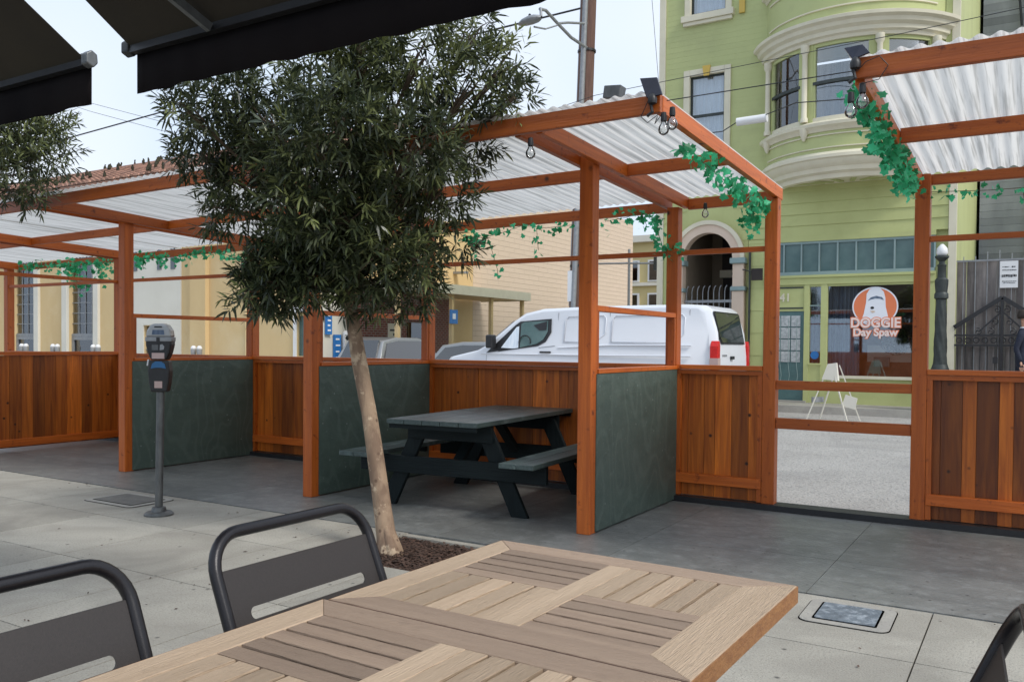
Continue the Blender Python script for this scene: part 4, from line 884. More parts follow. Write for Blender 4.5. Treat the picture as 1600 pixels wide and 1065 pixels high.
# arched entry with pilasters
AX, AW = -6.245, .56
g = MB()
def archpoly(cx, r, z0, z1, n=24): return [(cx-r,z0),(cx-r,z1)]+[(cx+r*math.cos(math.pi-math.pi*k/n), z1+r*math.sin(math.pi*k/n)) for k in range(1,n)]+[(cx+r,z1),(cx+r,z0)]
o_, i_ = archpoly(AX,AW+.26,3.22,3.24), archpoly(AX,AW,3.22,3.24); n = len(o_); vs = []
for y in (YG-.10,YG+.16):
    vs += [(x,y,z) for x,z in o_]+[(x,y,z) for x,z in i_]
fs = []
for k in range(n-1): fs += [(k,k+1,n+k+1,n+k),(2*n+k,3*n+k,3*n+k+1,2*n+k+1),(k,2*n+k,2*n+k+1,k+1),(n+k,n+k+1,3*n+k+1,3*n+k)]
g.add(vs, fs); g.build('arch', M['pink'], H)
o_, i_ = archpoly(AX,AW+.27,3.22,3.24), archpoly(AX,AW+.18,3.22,3.24); g = MB(); vs = []
for y in (YG-.14,YG-.101): vs += [(x,y,z) for x,z in o_]+[(x,y,z) for x,z in i_]
g.add(vs, fs); g.build('arch_moulding', M['trim'], H)
for s in (-1,1):
    x = AX+s*(AW+.13)
    g = MB(); g.box(x-.13,x+.13,YG-.10,YG+.16,.14,2.50); g.box(x-.12,x+.12,YG-.09,YG+.15,2.60,3.09); g.build('pilaster', M['pink'], H)
    g = MB(); g.box(x-.17,x+.17,YG-.16,YG+.16,3.095,3.215); g.build('capital', M['tealp'], H, bevel=.015)
    g = MB(); g.box(x-.16,x+.16,YG-.14,YG+.16,2.505,2.595); g.build('capital', M['tealp'], H, bevel=.015)
g = MB(); g.box(-6.9,-5.6,20.6,20.65,.14,4.4); g.box(-6.87,-6.82,YG+.26,20.6,.14,4.4); g.box(-5.68,-5.63,YG+.26,20.6,.14,4.4); g.box(-6.9,-5.6,YG+.26,20.6,4.36,4.4); g.build('porch', M.setdefault('porchp', mat('porch paint with painted shade', (.26,.21,.15), (.20,.16,.115), 2, rough=.9)), H)  # shade of the recess put into a darker porch colour
g = MB(); g.box(-6.52,-5.83,20.52,20.59,.9,2.95); g.build('inner_door', M['dkint'], H); g = MB(); g.box(-6.6,-5.80,20.50,20.59,2.96,3.14); g.build('inner_transom', M['trim'], H); g = MB(); g.box(-6.55,-5.83,20.53,20.59,3.15,4.1); g.build('inner_fanlight', M['dkint'], H)
text_mesh('house_number', '637', .14, M['irong'], H, (-6.2,20.495,3.05), extrude=.004)
g = MB()
for i in range(9):
    x = -6.76+.125*i; g.tube([(x,YG+.05,1.9),(x,YG+.05,2.5),(x+.02,YG+.04,2.6),(x+.05,YG+.05,2.64)], .011, 5)
for z in (1.95,2.28,2.31): g.bar((-6.80,YG+.05,z),(-5.70,YG+.05,z),.03,.03)
g.build('iron_gate', M['metalgrey'], H); g = MB(); g.box(-6.80,-5.70,YG+.02,YG+.12,.15,1.9); g.build('entry_wall', M['metalgrey'], H)
BS = thing('blade_sign', 'small dark square sign projecting beside the arched doorway', 'sign', (-5.3,YG,2.8))
g = MB(); g.tube([(-5.45,YG-.1,2.96),(-5.1,YG-.28,2.86)], .014, 6); g.build('bracket', M['iron'], BS)
g = MB(); g.box(-5.20,-4.96,YG-.34,YG-.30,2.70,2.95); g.build('board', M['dkint'], BS, bevel=.006)
# ================================================================ RIGHT OF THE GREEN HOUSE
FN = thing('board_fence', 'tall weathered grey board fence with vertical iron bars and a wrought iron gate', 'fence', (0.8,YG,0))
g = MB(); x = GX1+.03; rf = random.Random(9)
while x < 3.2: wd = rf.choice((.14,.17,.2)); g.box(x+.004,x+wd-.004,YG+.10+rf.uniform(0,.01),YG+.13,.16,2.96,rf.random()); x += wd
g.build('boards', M['fencew'], FN)
g = MB(); x = GX1+.15
while x < 3.2: g.tube([(x,YG+.04,.2),(x,YG+.04,3.10+.06*math.sin(x*7))], .009, 5); x += .2
g.bar((GX1+.03,YG+.04,2.97),(3.2,YG+.04,2.97),.03,.03); g.build('bars', M['metalgrey'], FN)
IG = MB(); ax = -.56; zt_ = 2.26
for s in (-1,1):
    IG.bar((ax,YG-.02,zt_),(ax+s*.80,YG-.02,1.70),.05,.075)
    IG.bar((ax,YG-.02,2.0),(ax+s*.38,YG-.02,1.62),.02,.03)
IG.bar((GX1+.02,YG-.02,1.70),(ax-.78,YG-.02,1.70),.05,.11)
for z in (1.55,1.36): IG.bar((GX1+.02,YG-.02,z),(.8,YG-.02,z),.04,.035)
IG.bar((ax,YG-.02,.2),(ax,YG-.02,2.2),.05,.05)
for k in range(14):
    x = GX1+.10+.145*k; IG.tube([(x+.05*math.cos(t*.7),YG-.02,1.455+.05*math.sin(t*.7)) for t in range(10)], .010, 5)
for cx_, cz_ in ((-.95,1.62),(-.74,1.62),(-.38,1.62),(-.17,1.62),(-.68,1.80),(-.44,1.80),(-.64,2.03),(-.48,2.03)):
    IG.tube([(cx_+(.012+.0055*t)*math.cos(t*.75),YG-.02,cz_+(.012+.0055*t)*math.sin(t*.75)) for t in range(12)], .010, 5)
for k in range(16): x = GX1+.08+.125*k; IG.tube([(x,YG-.01,.2),(x,YG-.01,1.36)], .008, 5)
IG.build('iron_gate', M['iron'], FN)
g = MB(); g.box(-.70,-.62,YG-.06,YG-.021,1.02,1.14); g.build('lock', M['iron'], FN)
g = MB(); g.box(GX1+.02,3.2,YG-.03,YG+.09,.1,.16); g.build('plinth', M['conc2'], FN)
NS = thing('notice_sign', 'white notice board with dark lines of text on the board fence', 'sign', (-.46,YG,2.7))
g = MB(); g.box(-.61,-.315,YG-.0,YG+.012,2.44,2.94); g.build('board', M['white'], NS)
rl = random.Random(4)
for z, a, b, h_ in ((2.83,-.57,-.46,.018),(2.83,-.42,-.36,.026),(2.77,-.57,-.34,.018),(2.665,-.58,-.34,.06),(2.56,-.57,-.34,.016),(2.53,-.55,-.36,.014)):
    x = a; g = MB()
    while x < b: wd = rl.uniform(.01,.03); g.box(x,min(x+wd,b),YG-.004,YG-.001,z-h_/2*rl.uniform(.5,1),z+h_/2*rl.uniform(.6,1)); x += wd+.007
    g.build('text_line', M['black'], NS)
GH = thing('grey_house', 'grey clapboard house behind the board fence with rusty pipes', 'building', (0,26,0))
g = MB(); z = .1
while z < 12.6: g.box(-1.30,.70,25.0,25.1,z,z+.175,U(0,1)); z += .18
g.box(-1.28,.68,25.12,33,.1,12.7); g.build('wall', M['gboard'], GH)
g = MB(); g.box(-.16,-.06,24.86,24.99,.1,12.8); g.build('corner_board', M['stucco2'], GH)
for x in (.14,.30): 
    g = MB(); g.tube([(x-.3,24.85,.2),(x-.3,24.85,6.4),(x-.28,24.85,7.5),(x-.28,24.85,13.2)], .06, 8); g.build('pipe', M['rust_edge_shade'], GH, smooth='auto')
g = MB()
for x in (-1.0,-.7): g.tube([(x,24.9,11.6),(x+.15,24.8,10.6),(x+.5,24.8,9.9),(x+.55,24.9,9.3)], .03, 5)
g.build('wiring', M['black'], GH)
for k in range(3):
    g = MB(); g.tube([(-1.25+.35*k,24.9,7.2-.1*k),(-.2+.2*k,24.9,5.4-.2*k)], .02, 5); g.build('stair_string', M['black'], GH)
LH = thing('cream_house', 'narrow pale clapboard wall right of the grey house with a small window', 'building', (3,25,0))
g = MB(); z = .1
while z < 6.4: g.box(.85,4.0,24.0,24.1,z,z+.14,U(0,1)); z += .145
g.box(.87,3.98,24.12,30,.1,6.6); g.build('wall', M['stucco2'], LH)
g = MB(); g.box(1.25,1.55,23.93,23.99,4.2,5.1); g.build('window', M['glass'], LH)
EB = thing('meter_cabinet', 'beige electrical cabinet with a dark lantern on the pale house wall', 'cabinet', (1.9,23.8,3.4))
g = MB(); g.box(1.62,2.4,23.7,23.92,2.4,4.6); g.build('cabinet', M['trim'], EB, bevel=.01); g = MB(); g.lathe((1.85,23.62,4.0), [(.05,0),(.09,.08),(.09,.2),(.12,.24),(.02,.32)], 8); g.build('lantern', M['iron'], EB)
# lamp post before the green house
LP = thing('lamp_post', 'dark green fluted iron lamp post with a small glass finial before the green house', 'lamp post', (-1.49,17.9,0))
x, y = -1.52, 17.75
g = MB(); n = 16; vs = []; prof = [(.16,.14),(.16,.9),(.14,.95),(.125,1.0)]
g.lathe((x,y,0), prof, 12); g.build('base', M['irong'], LP, smooth='auto')
g = MB(); ps = []
for i in range(40):
    z = 1.0+1.2*i/39; r0 = .115-.03*i/39
    for k in range(24): a = 2*math.pi*k/24; rr_ = r0*(1+.09*math.cos(6*(a+z*2.2))); ps.append((x+rr_*math.cos(a), y+rr_*math.sin(a), z))
g.add(ps, [(i*24+k,i*24+(k+1)%24,(i+1)*24+(k+1)%24,(i+1)*24+k) for i in range(39) for k in range(24)]); g.build('shaft', M['irong'], LP, smooth=True)
g = MB(); g.lathe((x,y,0), [(.09,2.2),(.12,2.22),(.12,2.30),(.10,2.33),(.115,2.5),(.115,2.56),(.075,2.6),(.07,2.8),(.085,2.83),(.05,2.86),(.05,2.9),(.12,2.97),(.12,3.0)], 16); g.build('capital', M['irong'], LP, smooth='auto')
g = MB(); g.lathe((x,y,0), [(.07,3.001),(.10,3.05),(.09,3.14),(.05,3.19),(.02,3.22)], 14); g.build('glass_finial', M['white'], LP, smooth=True)
PB = thing('planter_box', 'pale blue grey box standing at the foot of the lamp post', 'box', (-1.5,17.4,0))
g = MB(); g.prism([(-1.72,.0),(-1.30,.0),(-1.27,.72),(-1.75,.72)], 'y', 17.47, 17.62); g.v = [(a_,b_,c_+.02) for a_,b_,c_ in g.v]; g.build('body', M['curtain'], PB, bevel=.01)
g = MB(); g.box(-1.78,-1.24,17.465,17.625,.742,.80); g.build('rim', M['metalgrey'], PB, bevel=.008)
# barricade (folding A-frame)
BA = thing('folding_barricade', 'white folding A-frame barricade standing at the far side of the street', 'barricade', (-3.1,16.3,0))
P_ = lambda x, y, z: (x, y, z)
for s, xx in ((-1,-3.50),(1,-2.76)):
    for dy in (0,.0):
        pass
for (xb, yb_, xt, yt) in ((-3.55,16.15,-3.18,16.2),(-3.38,16.45,-3.06,16.28),(-2.84,16.1,-3.14,16.2),(-2.66,16.35,-3.02,16.28)):
    g = MB(); g.bar((xb,yb_,-.02),(xt,yt,.98),.022,.02); g.build('leg', M['stucco2'], BA)
g = MB(); g.hexa([(-3.30,16.17,.72),(-3.02,16.17,.70),(-3.0,16.20,.70),(-3.28,16.20,.72),(-3.20,16.17,1.0),(-3.05,16.17,1.02),(-3.04,16.2,1.02),(-3.19,16.2,1.0)]); g.build('board', M['stucco2'], BA)
g = MB(); g.hexa([(-2.94,16.13,.26),(-2.72,16.13,.20),(-2.72,16.15,.20),(-2.94,16.15,.26),(-2.88,16.13,.46),(-2.68,16.13,.40),(-2.68,16.15,.40),(-2.88,16.15,.46)]); g.build('board', M['stucco2'], BA)
g = MB(); g.bar((-3.48,16.25,.34),(-3.32,16.45,.34),.03,.10); g.build('brace', M['metalgrey'], BA)
# ================================================================ UTILITY POLE WITH STREET LAMP
UP = thing('utility_pole', 'tall wooden utility pole with grey conduit carrying a street lamp on a curved arm', 'utility pole', (-9.0,17.85,0))
bx, by = -9.17, 17.85; lx, lt = -8.80, 17.75
def pp(z, dx=0, dy=0): t = z/12.5; return (bx+(lx-bx)*t+dx, by+dy, z)
g = MB(); g.tube([pp(0),pp(6),pp(13.5)], [.20,.19,.17], 14); g.build('pole', M['polew'], UP, smooth='auto')
g = MB(); g.tube([pp(.1,-.0,-.23),pp(6,.02,-.22),pp(13.5,.04,-.20)], [.062,.062,.062], 10); g.build('conduit', M['metalgrey'], UP, smooth='auto')
g = MB(); g.tube([pp(2.2,-.15,-.10),pp(13.5,-.13,-.08)], .03, 8); g.build('conduit', M['metalgrey'], UP, smooth='auto')
for z in (3.1,5.6,8.0,9.6): 
    g = MB(); g.lathe(pp(z), [(.212,0),(.212,.05)], 14); g.build('strap', M['iron'], UP)
g = MB(); g.box(bx-.06,bx+.06,17.58,17.62,2.3,3.0); g.build('notice', M['white'], UP)
SL = thing('street_lamp', 'grey cobra head street lamp on a curved arm, mounted on the utility pole', 'street lamp', (-9.0,16.6,8))
g = MB(); g.tube([(-8.86,17.7,8.05),(-8.95,17.1,8.12),(-9.02,16.6,8.28),(-9.04,16.1,8.40),(-8.98,15.75,8.3)][::-1], .035, 8); g.build('arm', M['metalgrey'], SL, smooth='auto')
g = MB(); g.tube([(-8.86,17.7,8.6),(-8.98,17.0,8.42),(-9.02,16.6,8.28)], .028, 8); g.build('brace', M['metalgrey'], SL, smooth='auto')
g = MB(); g.tube([(-8.98,16.5,8.2),(-9.1,16.2,8.05),(-9.18,15.85,8.0)], .02, 6); g.build('side_arm', M['metalgrey'], SL)
g = MB(); pr = []
vs = []; N_ = 14
for i, (t, w1, h1) in enumerate(((0,.03,.03),(.08,.09,.06),(.25,.15,.09),(.5,.16,.10),(.75,.14,.08),(.92,.08,.05),(1,.02,.02))):
    cx_, cz_ = -8.92-.55*t, 8.10-.06*t+.0
    for k in range(N_): a = 2*math.pi*k/N_; vs.append((cx_, 15.7+w1*math.cos(a), cz_+h1*math.sin(a)*(1 if math.sin(a) > 0 else .5)))
g.add(vs, [(i*N_+k,i*N_+(k+1)%N_,(i+1)*N_+(k+1)%N_,(i+1)*N_+k) for i in range(6) for k in range(N_)]); g.build('lamp_head', M['metalgrey'], SL, smooth=True)
g = MB(); g.tube([(-8.97,15.76,8.32),(-8.93,15.71,8.12)], .03, 8); g.build('joint', M['metalgrey'], SL)
g = MB(); g.lathe((-9.2,15.7,8.14), [(.03,0),(.03,.07),(.01,.09)], 8); g.build('photocell', M['iron'], SL)
# overhead wires
W3 = 'overhead wires crossing the sky'
cable('overhead_wire', 'thick overhead wire on the left running from the yellowish tree', [(-34,17.5,7.6),(-28.7,17.5,8.28),(-23.4,17.5,8.52),(-12,17.7,8.9),(-8.9,17.75,9.0)], .024, cat='wire', group=W3)
for k, dz in enumerate((0,.28)):
    cable('overhead_wire', ('upper' if k == 0 else 'lower')+' thin wire of the pair sloping down behind the left of the crown', [(-29.5,17.5,10.0-dz),(-27.4,17.5,9.31-dz),(-21.4,17.5,7.55-dz),(-17,18.5,6.4-dz)], .007, cat='wire', group=W3)
cable('overhead_wire', 'thin wire passing the utility pole and the upper window of the green house', [(-13,17.5,6.3),(-10.2,17.5,6.62),(-8.43,17.3,6.82),(-6.8,17.2,6.85),(-2.05,16,6.63),(2,15,6.5)], .007, cat='wire', group=W3, n=4)
cable('overhead_wire', 'wire carrying the white splice sleeve across the green house', [(-9.0,17.7,6.1),(-6.2,16.6,5.50),(-5.2,16.2,5.40),(-4.8,16,5.52),(-4.36,16,5.55),(-3.6,15.2,5.48),(-2.5,14,5.1),(-1,12,4.7)], .010, cat='wire', group=W3, n=4)
cable('overhead_wire', 'near vertical thin wire rising in the sky between the pole and green house', [(-8.0,20,7.4),(-8.6,20,13.5)], .006, cat='wire', group=W3, n=2)
g = MB(); g.tube([(-4.86,16.0,5.49),(-4.30,16.0,5.50)], .075, 14); tag(g.build('splice_sleeve', M['white'], smooth='auto'), 'white cylindrical splice sleeve hanging on the wire before the green house', 'cable sleeve')
GB = thing('metal_box', 'small grey metal box fixed on top of the long shelter roof', 'box', (-2.1,4.6,2.7))
g = MB(); g.prism([(-2.15,2.715),(-2.05,2.70),(-2.035,2.775),(-2.14,2.785)], 'y', 4.5, 4.58); g.build('housing', M['galv'], GB, bevel=.005)
g = MB(); g.tube([(-2.10,4.54,2.73),(-2.10,4.56,2.655)], .008, 6); g.build('bracket', M['galv'], GB)
g = MB(); r_ = AW+.25; n = 24; xs_ = [AX-r_*math.cos(math.pi*k/n) for k in range(n+1)]; zs_ = [3.24+r_*math.sin(math.pi*k/n) for k in range(n+1)]
for k in range(n): g.hexa([(xs_[k],YG-.005,zs_[k]),(xs_[k+1],YG-.005,zs_[k+1]),(xs_[k+1],YG+.09,zs_[k+1]),(xs_[k],YG+.09,zs_[k]),(xs_[k],YG-.005,4.42),(xs_[k+1],YG-.005,4.42),(xs_[k+1],YG+.09,4.42),(xs_[k],YG+.09,4.42)])
g.box(-7.3,AX-r_-.001,YG-.005,YG+.09,3.1,4.42); g.box(AX+r_+.001,-5.37,YG-.005,YG+.09,3.1,4.42); g.box(-7.3,AX-AW-.31,YG-.005,YG+.09,.14,3.099)
g.build('arch_spandrel', M['gb2'], H)
# ================================================================ CREAM CHURCH
CH = thing('church', 'long cream stucco church with tall leaded windows and a clay tile roof', 'building', (-28,YG,0))
WX = -18.2; EZ = 6.9
cw = [(-40.2,-38.5),(-37.2,-35.5),(-34.15,-32.6),(-30.45,-28.85)]
holes = [(a,b,.4,4.62) for a, b in cw]+[(-26.05,-25.45,.3,1.82),(-18.85,-18.42,.9,2.1)]
g = MB(); wallgrid(g, -60, WX, .1, EZ, holes, YG, YG+.3); g.box(WX-.3,WX,YG+.31,27.0,.1,EZ); g.build('wall', M['stucco'], CH)
g = MB(); g.box(-60,WX,YG+.31,YG+.4,EZ-.3,EZ-.2); g.build('ceiling', M['dkint'], CH)
for a, b in cw:
    F = MB(); F.box(a-.32,a-.001,YG-.10,YG+.25,.3,4.95); F.box(b+.001,b+.30,YG-.10,YG+.25,.3,4.95); F.box(a,b,YG-.06,YG+.25,4.63,4.95); F.box(a-.45,b+.45,YG-.22,YG-.101,4.82,5.0); F.box(a-.4,b+.4,YG-.2,YG-.101,.22,.40)
    fr = F.build('window', M['stucco2'], CH, bevel=.01)
    g = MB(); g.box(a,b,YG+.16,YG+.17,.4,4.6); g.build('pane', M['glass'], fr)
    g = MB()
    for k in range(1,4): x = a+(b-a)*k/4; g.box(x-.014,x+.014,YG+.13,YG+.155,1.55,4.6)
    for k in range(9): z = 1.55+.38*k; g.box(a,b,YG+.128,YG+.152,z-.014,z+.014)
    g.build('leading', M['metalgrey'], fr)
    g = MB(); g.box(a,b,YG+.10,YG+.19,1.46,1.54); g.box(a,a+.12,YG+.10,YG+.15,.4,1.45); g.box(b-.1,b,YG+.10,YG+.15,.4,1.45); g.box(a+.121,b-.101,YG+.10,YG+.15,1.33,1.45); g.build('hopper_frame', M['metalgrey'], fr)
    g = MB(); g.box(a,b,YG+.5,YG+.52,.4,4.6); g.build('stained_glass_back', M['stain'] if 'stain' in M else M.setdefault('stain', mat('stained glass', (.03,.035,.11), (.10,.09,.22), 2.5, (1,1,1), .3, hi=(4,.55,.62,(.35,.33,.45)), distort=1)), fr)
g = MB(); g.box(-26.9,-24.1,YG-.04,YG-.001,1.85,6.9); g.box(-26.9,-26.06,YG-.04,YG-.001,.2,1.849); g.box(-25.44,-24.1,YG-.04,YG-.001,.2,1.849); g.build('pale_bay', M['stucco2'], CH)
g = MB()
for x in (-26.6,-25.3,-24.6): g.box(x,x+.22,YG-.06,YG-.041,3.7,5.9)
g.build('slit_window', M['glassd'], CH)
g = MB(); g.box(-26.05,-25.45,YG+.1,YG+.11,.3,1.82); p_ = g.build('low_window', M['glass'], CH); g = MB(); g.box(-26.1,-25.4,YG+.4,YG+.45,.2,1.9); g.build('backing', M['dkint'], p_); g = MB(); g.box(-25.78,-25.74,YG+.05,YG+.095,.3,1.82); g.box(-26.05,-25.45,YG+.05,YG+.095,1.0,1.04); g.build('bars', M['metalgrey'], p_)
for x in (-23.5,-41.8): 
    g = MB(); g.box(x,x+.75,YG-.16,YG-.001,.1,6.7); g.build('buttress', M['stucco'], CH)
g = MB(); g.tube([(-21.0,YG-.03,.4),(-21.0,YG-.03,2.75),(-20.9,YG-.03,2.85),(-18.6,YG-.03,2.85)], .03, 6); g.build('conduit', M['stucco'], CH)
F = MB(); F.box(-18.95,-18.851,YG-.06,YG+.1,.85,2.2); F.box(-18.42,-18.33,YG-.06,YG+.1,.85,2.2); F.box(-19.05,-18.25,YG-.12,YG-.001,2.201,2.38); fr = F.build('window', M['white'], CH)
g = MB(); g.box(-18.85,-18.42,YG+.1,YG+.12,.9,2.1); g.build('pane', M['tealglass'], fr)
g = MB(); x = -60     # tiled roof: rows of half round tiles
ry0, rz0, ry1, rz1 = YG-.5, EZ-.1, YG+4.2, 8.62
rows_ = 15; 
for j in range(rows_):
    t0, t1 = j/rows_, (j+1)/rows_; y0, y1, z0, z1 = ry0+(ry1-ry0)*t0, ry0+(ry1-ry0)*t1, rz0+(rz1-rz0)*t0, rz0+(rz1-rz0)*t1
    x = -44
    while x < WX+.3:
        t = U(0,1); vs = []; w2 = .13
        for (yy, zz) in ((y0,z0),(y1,z1)):
            for k in range(4): a = math.pi*k/3; vs.append((x+w2-w2*math.cos(a), yy, zz+.075*math.sin(a)+(.03 if yy == y0 else 0)))
        g.add(vs, [(0,1,5,4),(1,2,6,5),(2,3,7,6),(0,3,2,1)], t); x += .27
g.hexa([(-60,ry0,rz0-.1),(WX+.3,ry0,rz0-.1),(WX+.3,ry1,rz1-.1),(-60,ry1,rz1-.1),(-60,ry0,rz0),(WX+.3,ry0,rz0),(WX+.3,ry1,rz1),(-60,ry1,rz1)])
g.build('roof', M['tile'], CH, fix=False)
g = MB(); g.tube([(-60,ry1,rz1+.04),(WX+.3,ry1,rz1+.04)], .10, 8); g.build('ridge', M['tile'], CH)
rt = random.Random(8)
for k in range(64):
    t = rt.choice((rt.random(), 1.0, rt.random(), .95)); x = rt.uniform(-36,-23); y = ry0+(ry1-ry0)*t; z = rz0+(rz1-rz0)*t+.1; r0 = rt.uniform(.03,.085)
    g = MB(); g.lathe((x,y,z), [(r0*.6,-.05),(r0,.02),(r0*.9,.1),(r0*.5,.17),(.01,.2)], 7); g.v = [(a+rt.uniform(-.03,.03),b+rt.uniform(-.03,.03),c+rt.uniform(-.03,.03)) for a,b,c in g.v]; g.build('moss_tuft', M['moss'], CH)
# beige side wing along the parking lot
SW = thing('beige_wing', 'beige block wing running back along the parking lot behind the van', 'building', (WX-3,34,0))
g = MB(); g.box(WX-6,WX-.002,27.01,42.0,.1,7.75); g.build('block_wall', M['block'], SW)
BW = thing('brick_wall', 'dark red brick wall with a pale framed board, seen through the middle opening', 'wall', (WX+.1,22,0))
g = MB(); g.box(WX+.01,WX+.22,20.45,25.2,.1,2.9); g.build('brickwork', M['brick'], BW)
g = MB(); g.box(WX+.15,WX+.26,20.3,25.2,2.901,3.0); g.build('coping', M['trim'], BW)
g = MB(); g.box(WX+.222,WX+.26,21.75,22.4,.9,1.95); g.build('framed_board', M['stucco2'], BW); g = MB(); g.box(WX+.261,WX+.27,21.82,22.33,1.70,1.76); g.box(WX+.261,WX+.27,21.98,22.14,1.55,1.63); g.build('lettering', M['black'], BW)
g = MB(); g.box(WX+.222,WX+.25,22.75,24.2,1.15,2.0); g.build('window', M['glassd'], BW)
CP = thing('canopy', 'cream flat canopy on slim posts over the parking lot', 'canopy', (-16.6,24.5,0))
g = MB(); g.box(-18.1,-16.0,19.6,27.4,2.93,3.06); g.build('slab', M['stucco'], CP, bevel=.01)
g = MB(); g.box(-16.0+.001,-15.93,19.55,27.45,2.90,3.20); g.box(-18.1,-16.0,27.4+.001,27.47,2.90,3.20); g.box(-18.1,-16.0,19.5,19.599,2.90,3.20); g.build('fascia', M['trim'], CP)
for y in (20.0,22.75,25.1,27.2): g = MB(); g.box(-16.22,-16.10,y-.06,y+.06,.1,2.925); g.build('post', M['stucco'], CP)
BP = thing('blue_sign', 'small blue square parking sign on a canopy post', 'sign', (-16.0,22.8,2)); g = MB(); g.box(-16.095,-16.07,22.55,22.98,1.95,2.4); g.build('plate', M['blue'], BP); g = MB(); g.box(-16.066,-16.06,22.68,22.85,2.1,2.28); g.build('symbol', M['whitev'], BP)
WL = thing('wall_lamp', 'small grey wall lamp on the cream wall above the canopy', 'lamp', (WX,25.8,3.9)); g = MB(); g.box(WX+.005,WX+.5,25.7,25.95,3.85,3.93); g.build('shade', M['metalgrey'], WL); g = MB(); g.tube([(WX+.05,25.8,3.93),(WX+.05,25.8,5.4)], .012, 5); g.build('cord', M['iron'], WL)
g = MB(); g.box(WX+.006,WX+.02,18.95,20.2,.1,2.9); SB = thing('sign_board', 'white painted bay with tall blue and white sign panels beside the brick wall', 'sign', (WX+.1,19.6,0)); g.build('bay_wall', M['stucco2'], SB)
for (y0,y1,z0,z1,m) in ((19.05,19.28,1.55,2.22,'blue'),(19.40,19.68,.7,1.55,'blue'),(20.02,20.2,.95,1.6,'blue')):
    g = MB(); g.box(WX+.05,WX+.12,y0,y1,z0,z1); p_ = g.build('blue_panel', M[m], SB)
    for k in range(4):
        zz = z0+(z1-z0)*(.15+.22*k); g = MB(); g.box(WX+.121,WX+.126,y0+.04,y1-.05-.03*(k%2),zz,zz+.05); g.build('white_mark', M['whitev'], p_)
g = MB(); g.box(WX+.12,WX+.20,19.74,19.98,.2,1.55); g.lathe((WX+.16,19.86,1.55), [(.12,0),(.11,.07),(.06,.12),(.0,.13)], 12); TO = g.build('totem', M['white'], SB)
for z, s in ((1.45,.1),(1.22,.07),(1.0,.08),(.82,.05)): g = MB(); g.prism([(19.86-s,z),(19.86,z-s*.8),(19.86+s,z),(19.86,z+s*.8)], 'x', WX+.202, WX+.206); g.build('mark', M['black'], TO)
# buildings far behind
YH = thing('yellow_house', 'distant yellow house with white framed windows in the gap beside the green house', 'building', (-20,52,0))
g = MB(); g.box(-27,-14,50,60,.1,7.7); g.build('wall', M['ybld'], YH); g = MB(); g.box(-27.2,-13.8,49.6,60.2,7.701,8.1); g.box(-27.1,-13.9,49.8,49.99,5.0,5.2); g.build('cornice', M['stucco2'], YH)
for x in (-25,-23.2,-21.6,-20.2,-18.6,-17):
    for z in (3.3,5.35): g = MB(); g.box(x-.42,x+.42,49.9,49.99,z-.1,z+1.25); f0 = g.build('window', M['white'], YH); g = MB(); g.box(x-.3,x+.3,49.87,49.899,z,z+1.15); g.build('pane', M['glassd'], f0)
RW = thing('background_block', 'pale far building row closing the view behind the parking lot', 'building', (-40,75,0))
g = MB(); g.box(-75,-28,70,80,.1,9); g.build('wall', M['stucco2'], RW)
SP = thing('signal_mast', 'thin grey mast with a long horizontal arm before the distant yellow house', 'mast', (-15.5,34,0))
g = MB(); g.tube([(-14.9,34,0.1),(-14.9,34,5.4)], .06, 8); g.build('mast', M['metalgrey'], SP); g = MB(); g.tube([(-16.6,34,4.85),(-14.9,34,4.8),(-13.7,34,4.75)], .045, 6); g.build('arm', M['metalgrey'], SP); g = MB(); g.box(-13.75,-13.6,33.9,34.1,4.45,5.05); g.build('signal_head', M['irong'], SP)
# ================================================================ WHITE VAN (side at y = 15.35, rear at x = -4.95)
V = thing('cargo_van', 'long white cargo van parked at the far kerb behind the shelter', 'van', (-8,16.4,0))
y0v, y1v, zg = 15.35, 17.38, 0
side = [(-10.98,.42),(-10.98,.88),(-10.86,1.02),(-10.15,1.17),(-9.95,1.27),(-9.28,1.80),(-9.02,1.955),(-8.6,2.04),(-7.5,2.075),(-5.5,2.085),(-5.15,2.06),(-5.02,1.98),(-4.90,1.55),(-4.86,1.1),(-4.85,.42)]
def ywid(z): return 0 if z < 1.1 else .16*((z-1.1)/.98)**1.3
g = MB(); vs = []; ns = len(side)
for s, yy in ((1,y0v),(-1,y1v)):
    for ins, off in ((0,1.0),(.07,0)):
        for x, z in side:
            cx_, cz_ = -7.9, 1.25
            k = 1 if off == 0 else .955
            vs.append((cx_+(x-cx_)*(k if off else 1), yy+s*(ywid(z) if off else ywid(z)+.09), cz_+(z-cz_)*(k if off else 1)))
# rings: near inner, near outer, far inner, far outer
a_, b_, c_, d_ = 0, ns, 2*ns, 3*ns; fs = []
for k in range(ns):
    k2 = (k+1)%ns; fs += [(a_+k,a_+k2,b_+k2,b_+k),(b_+k,b_+k2,d_+k2,d_+k),(d_+k,d_+k2,c_+k2,c_+k)]
fs += [tuple(range(a_,a_+ns)), tuple(range(c_,c_+ns))[::-1]]
g.add(vs, fs); vb = g.build('body', M['vanw'], V, smooth='auto', bevel=.03)
def vp(poly, off, m, name, par, th=.006, far=False, bev=0):
    g = MB(); n = len(poly); vs = []
    for t in (0, th):
        for x, z in poly: vs.append((x, y0v+ywid(z)-off-t, z))
    g.add(vs, [tuple(range(n)), tuple(range(n,2*n))[::-1]]+[(i,(i+1)%n,n+(i+1)%n,n+i) for i in range(n)]); return g.build(name, M[m], par, bevel=bev)
vp([(-9.78,1.20),(-9.62,1.33),(-9.20,1.70),(-9.08,1.78),(-8.35,1.83),(-8.33,1.55),(-8.44,1.36),(-8.62,1.27),(-9.55,1.15)], .002, 'black', 'window_seal', V)
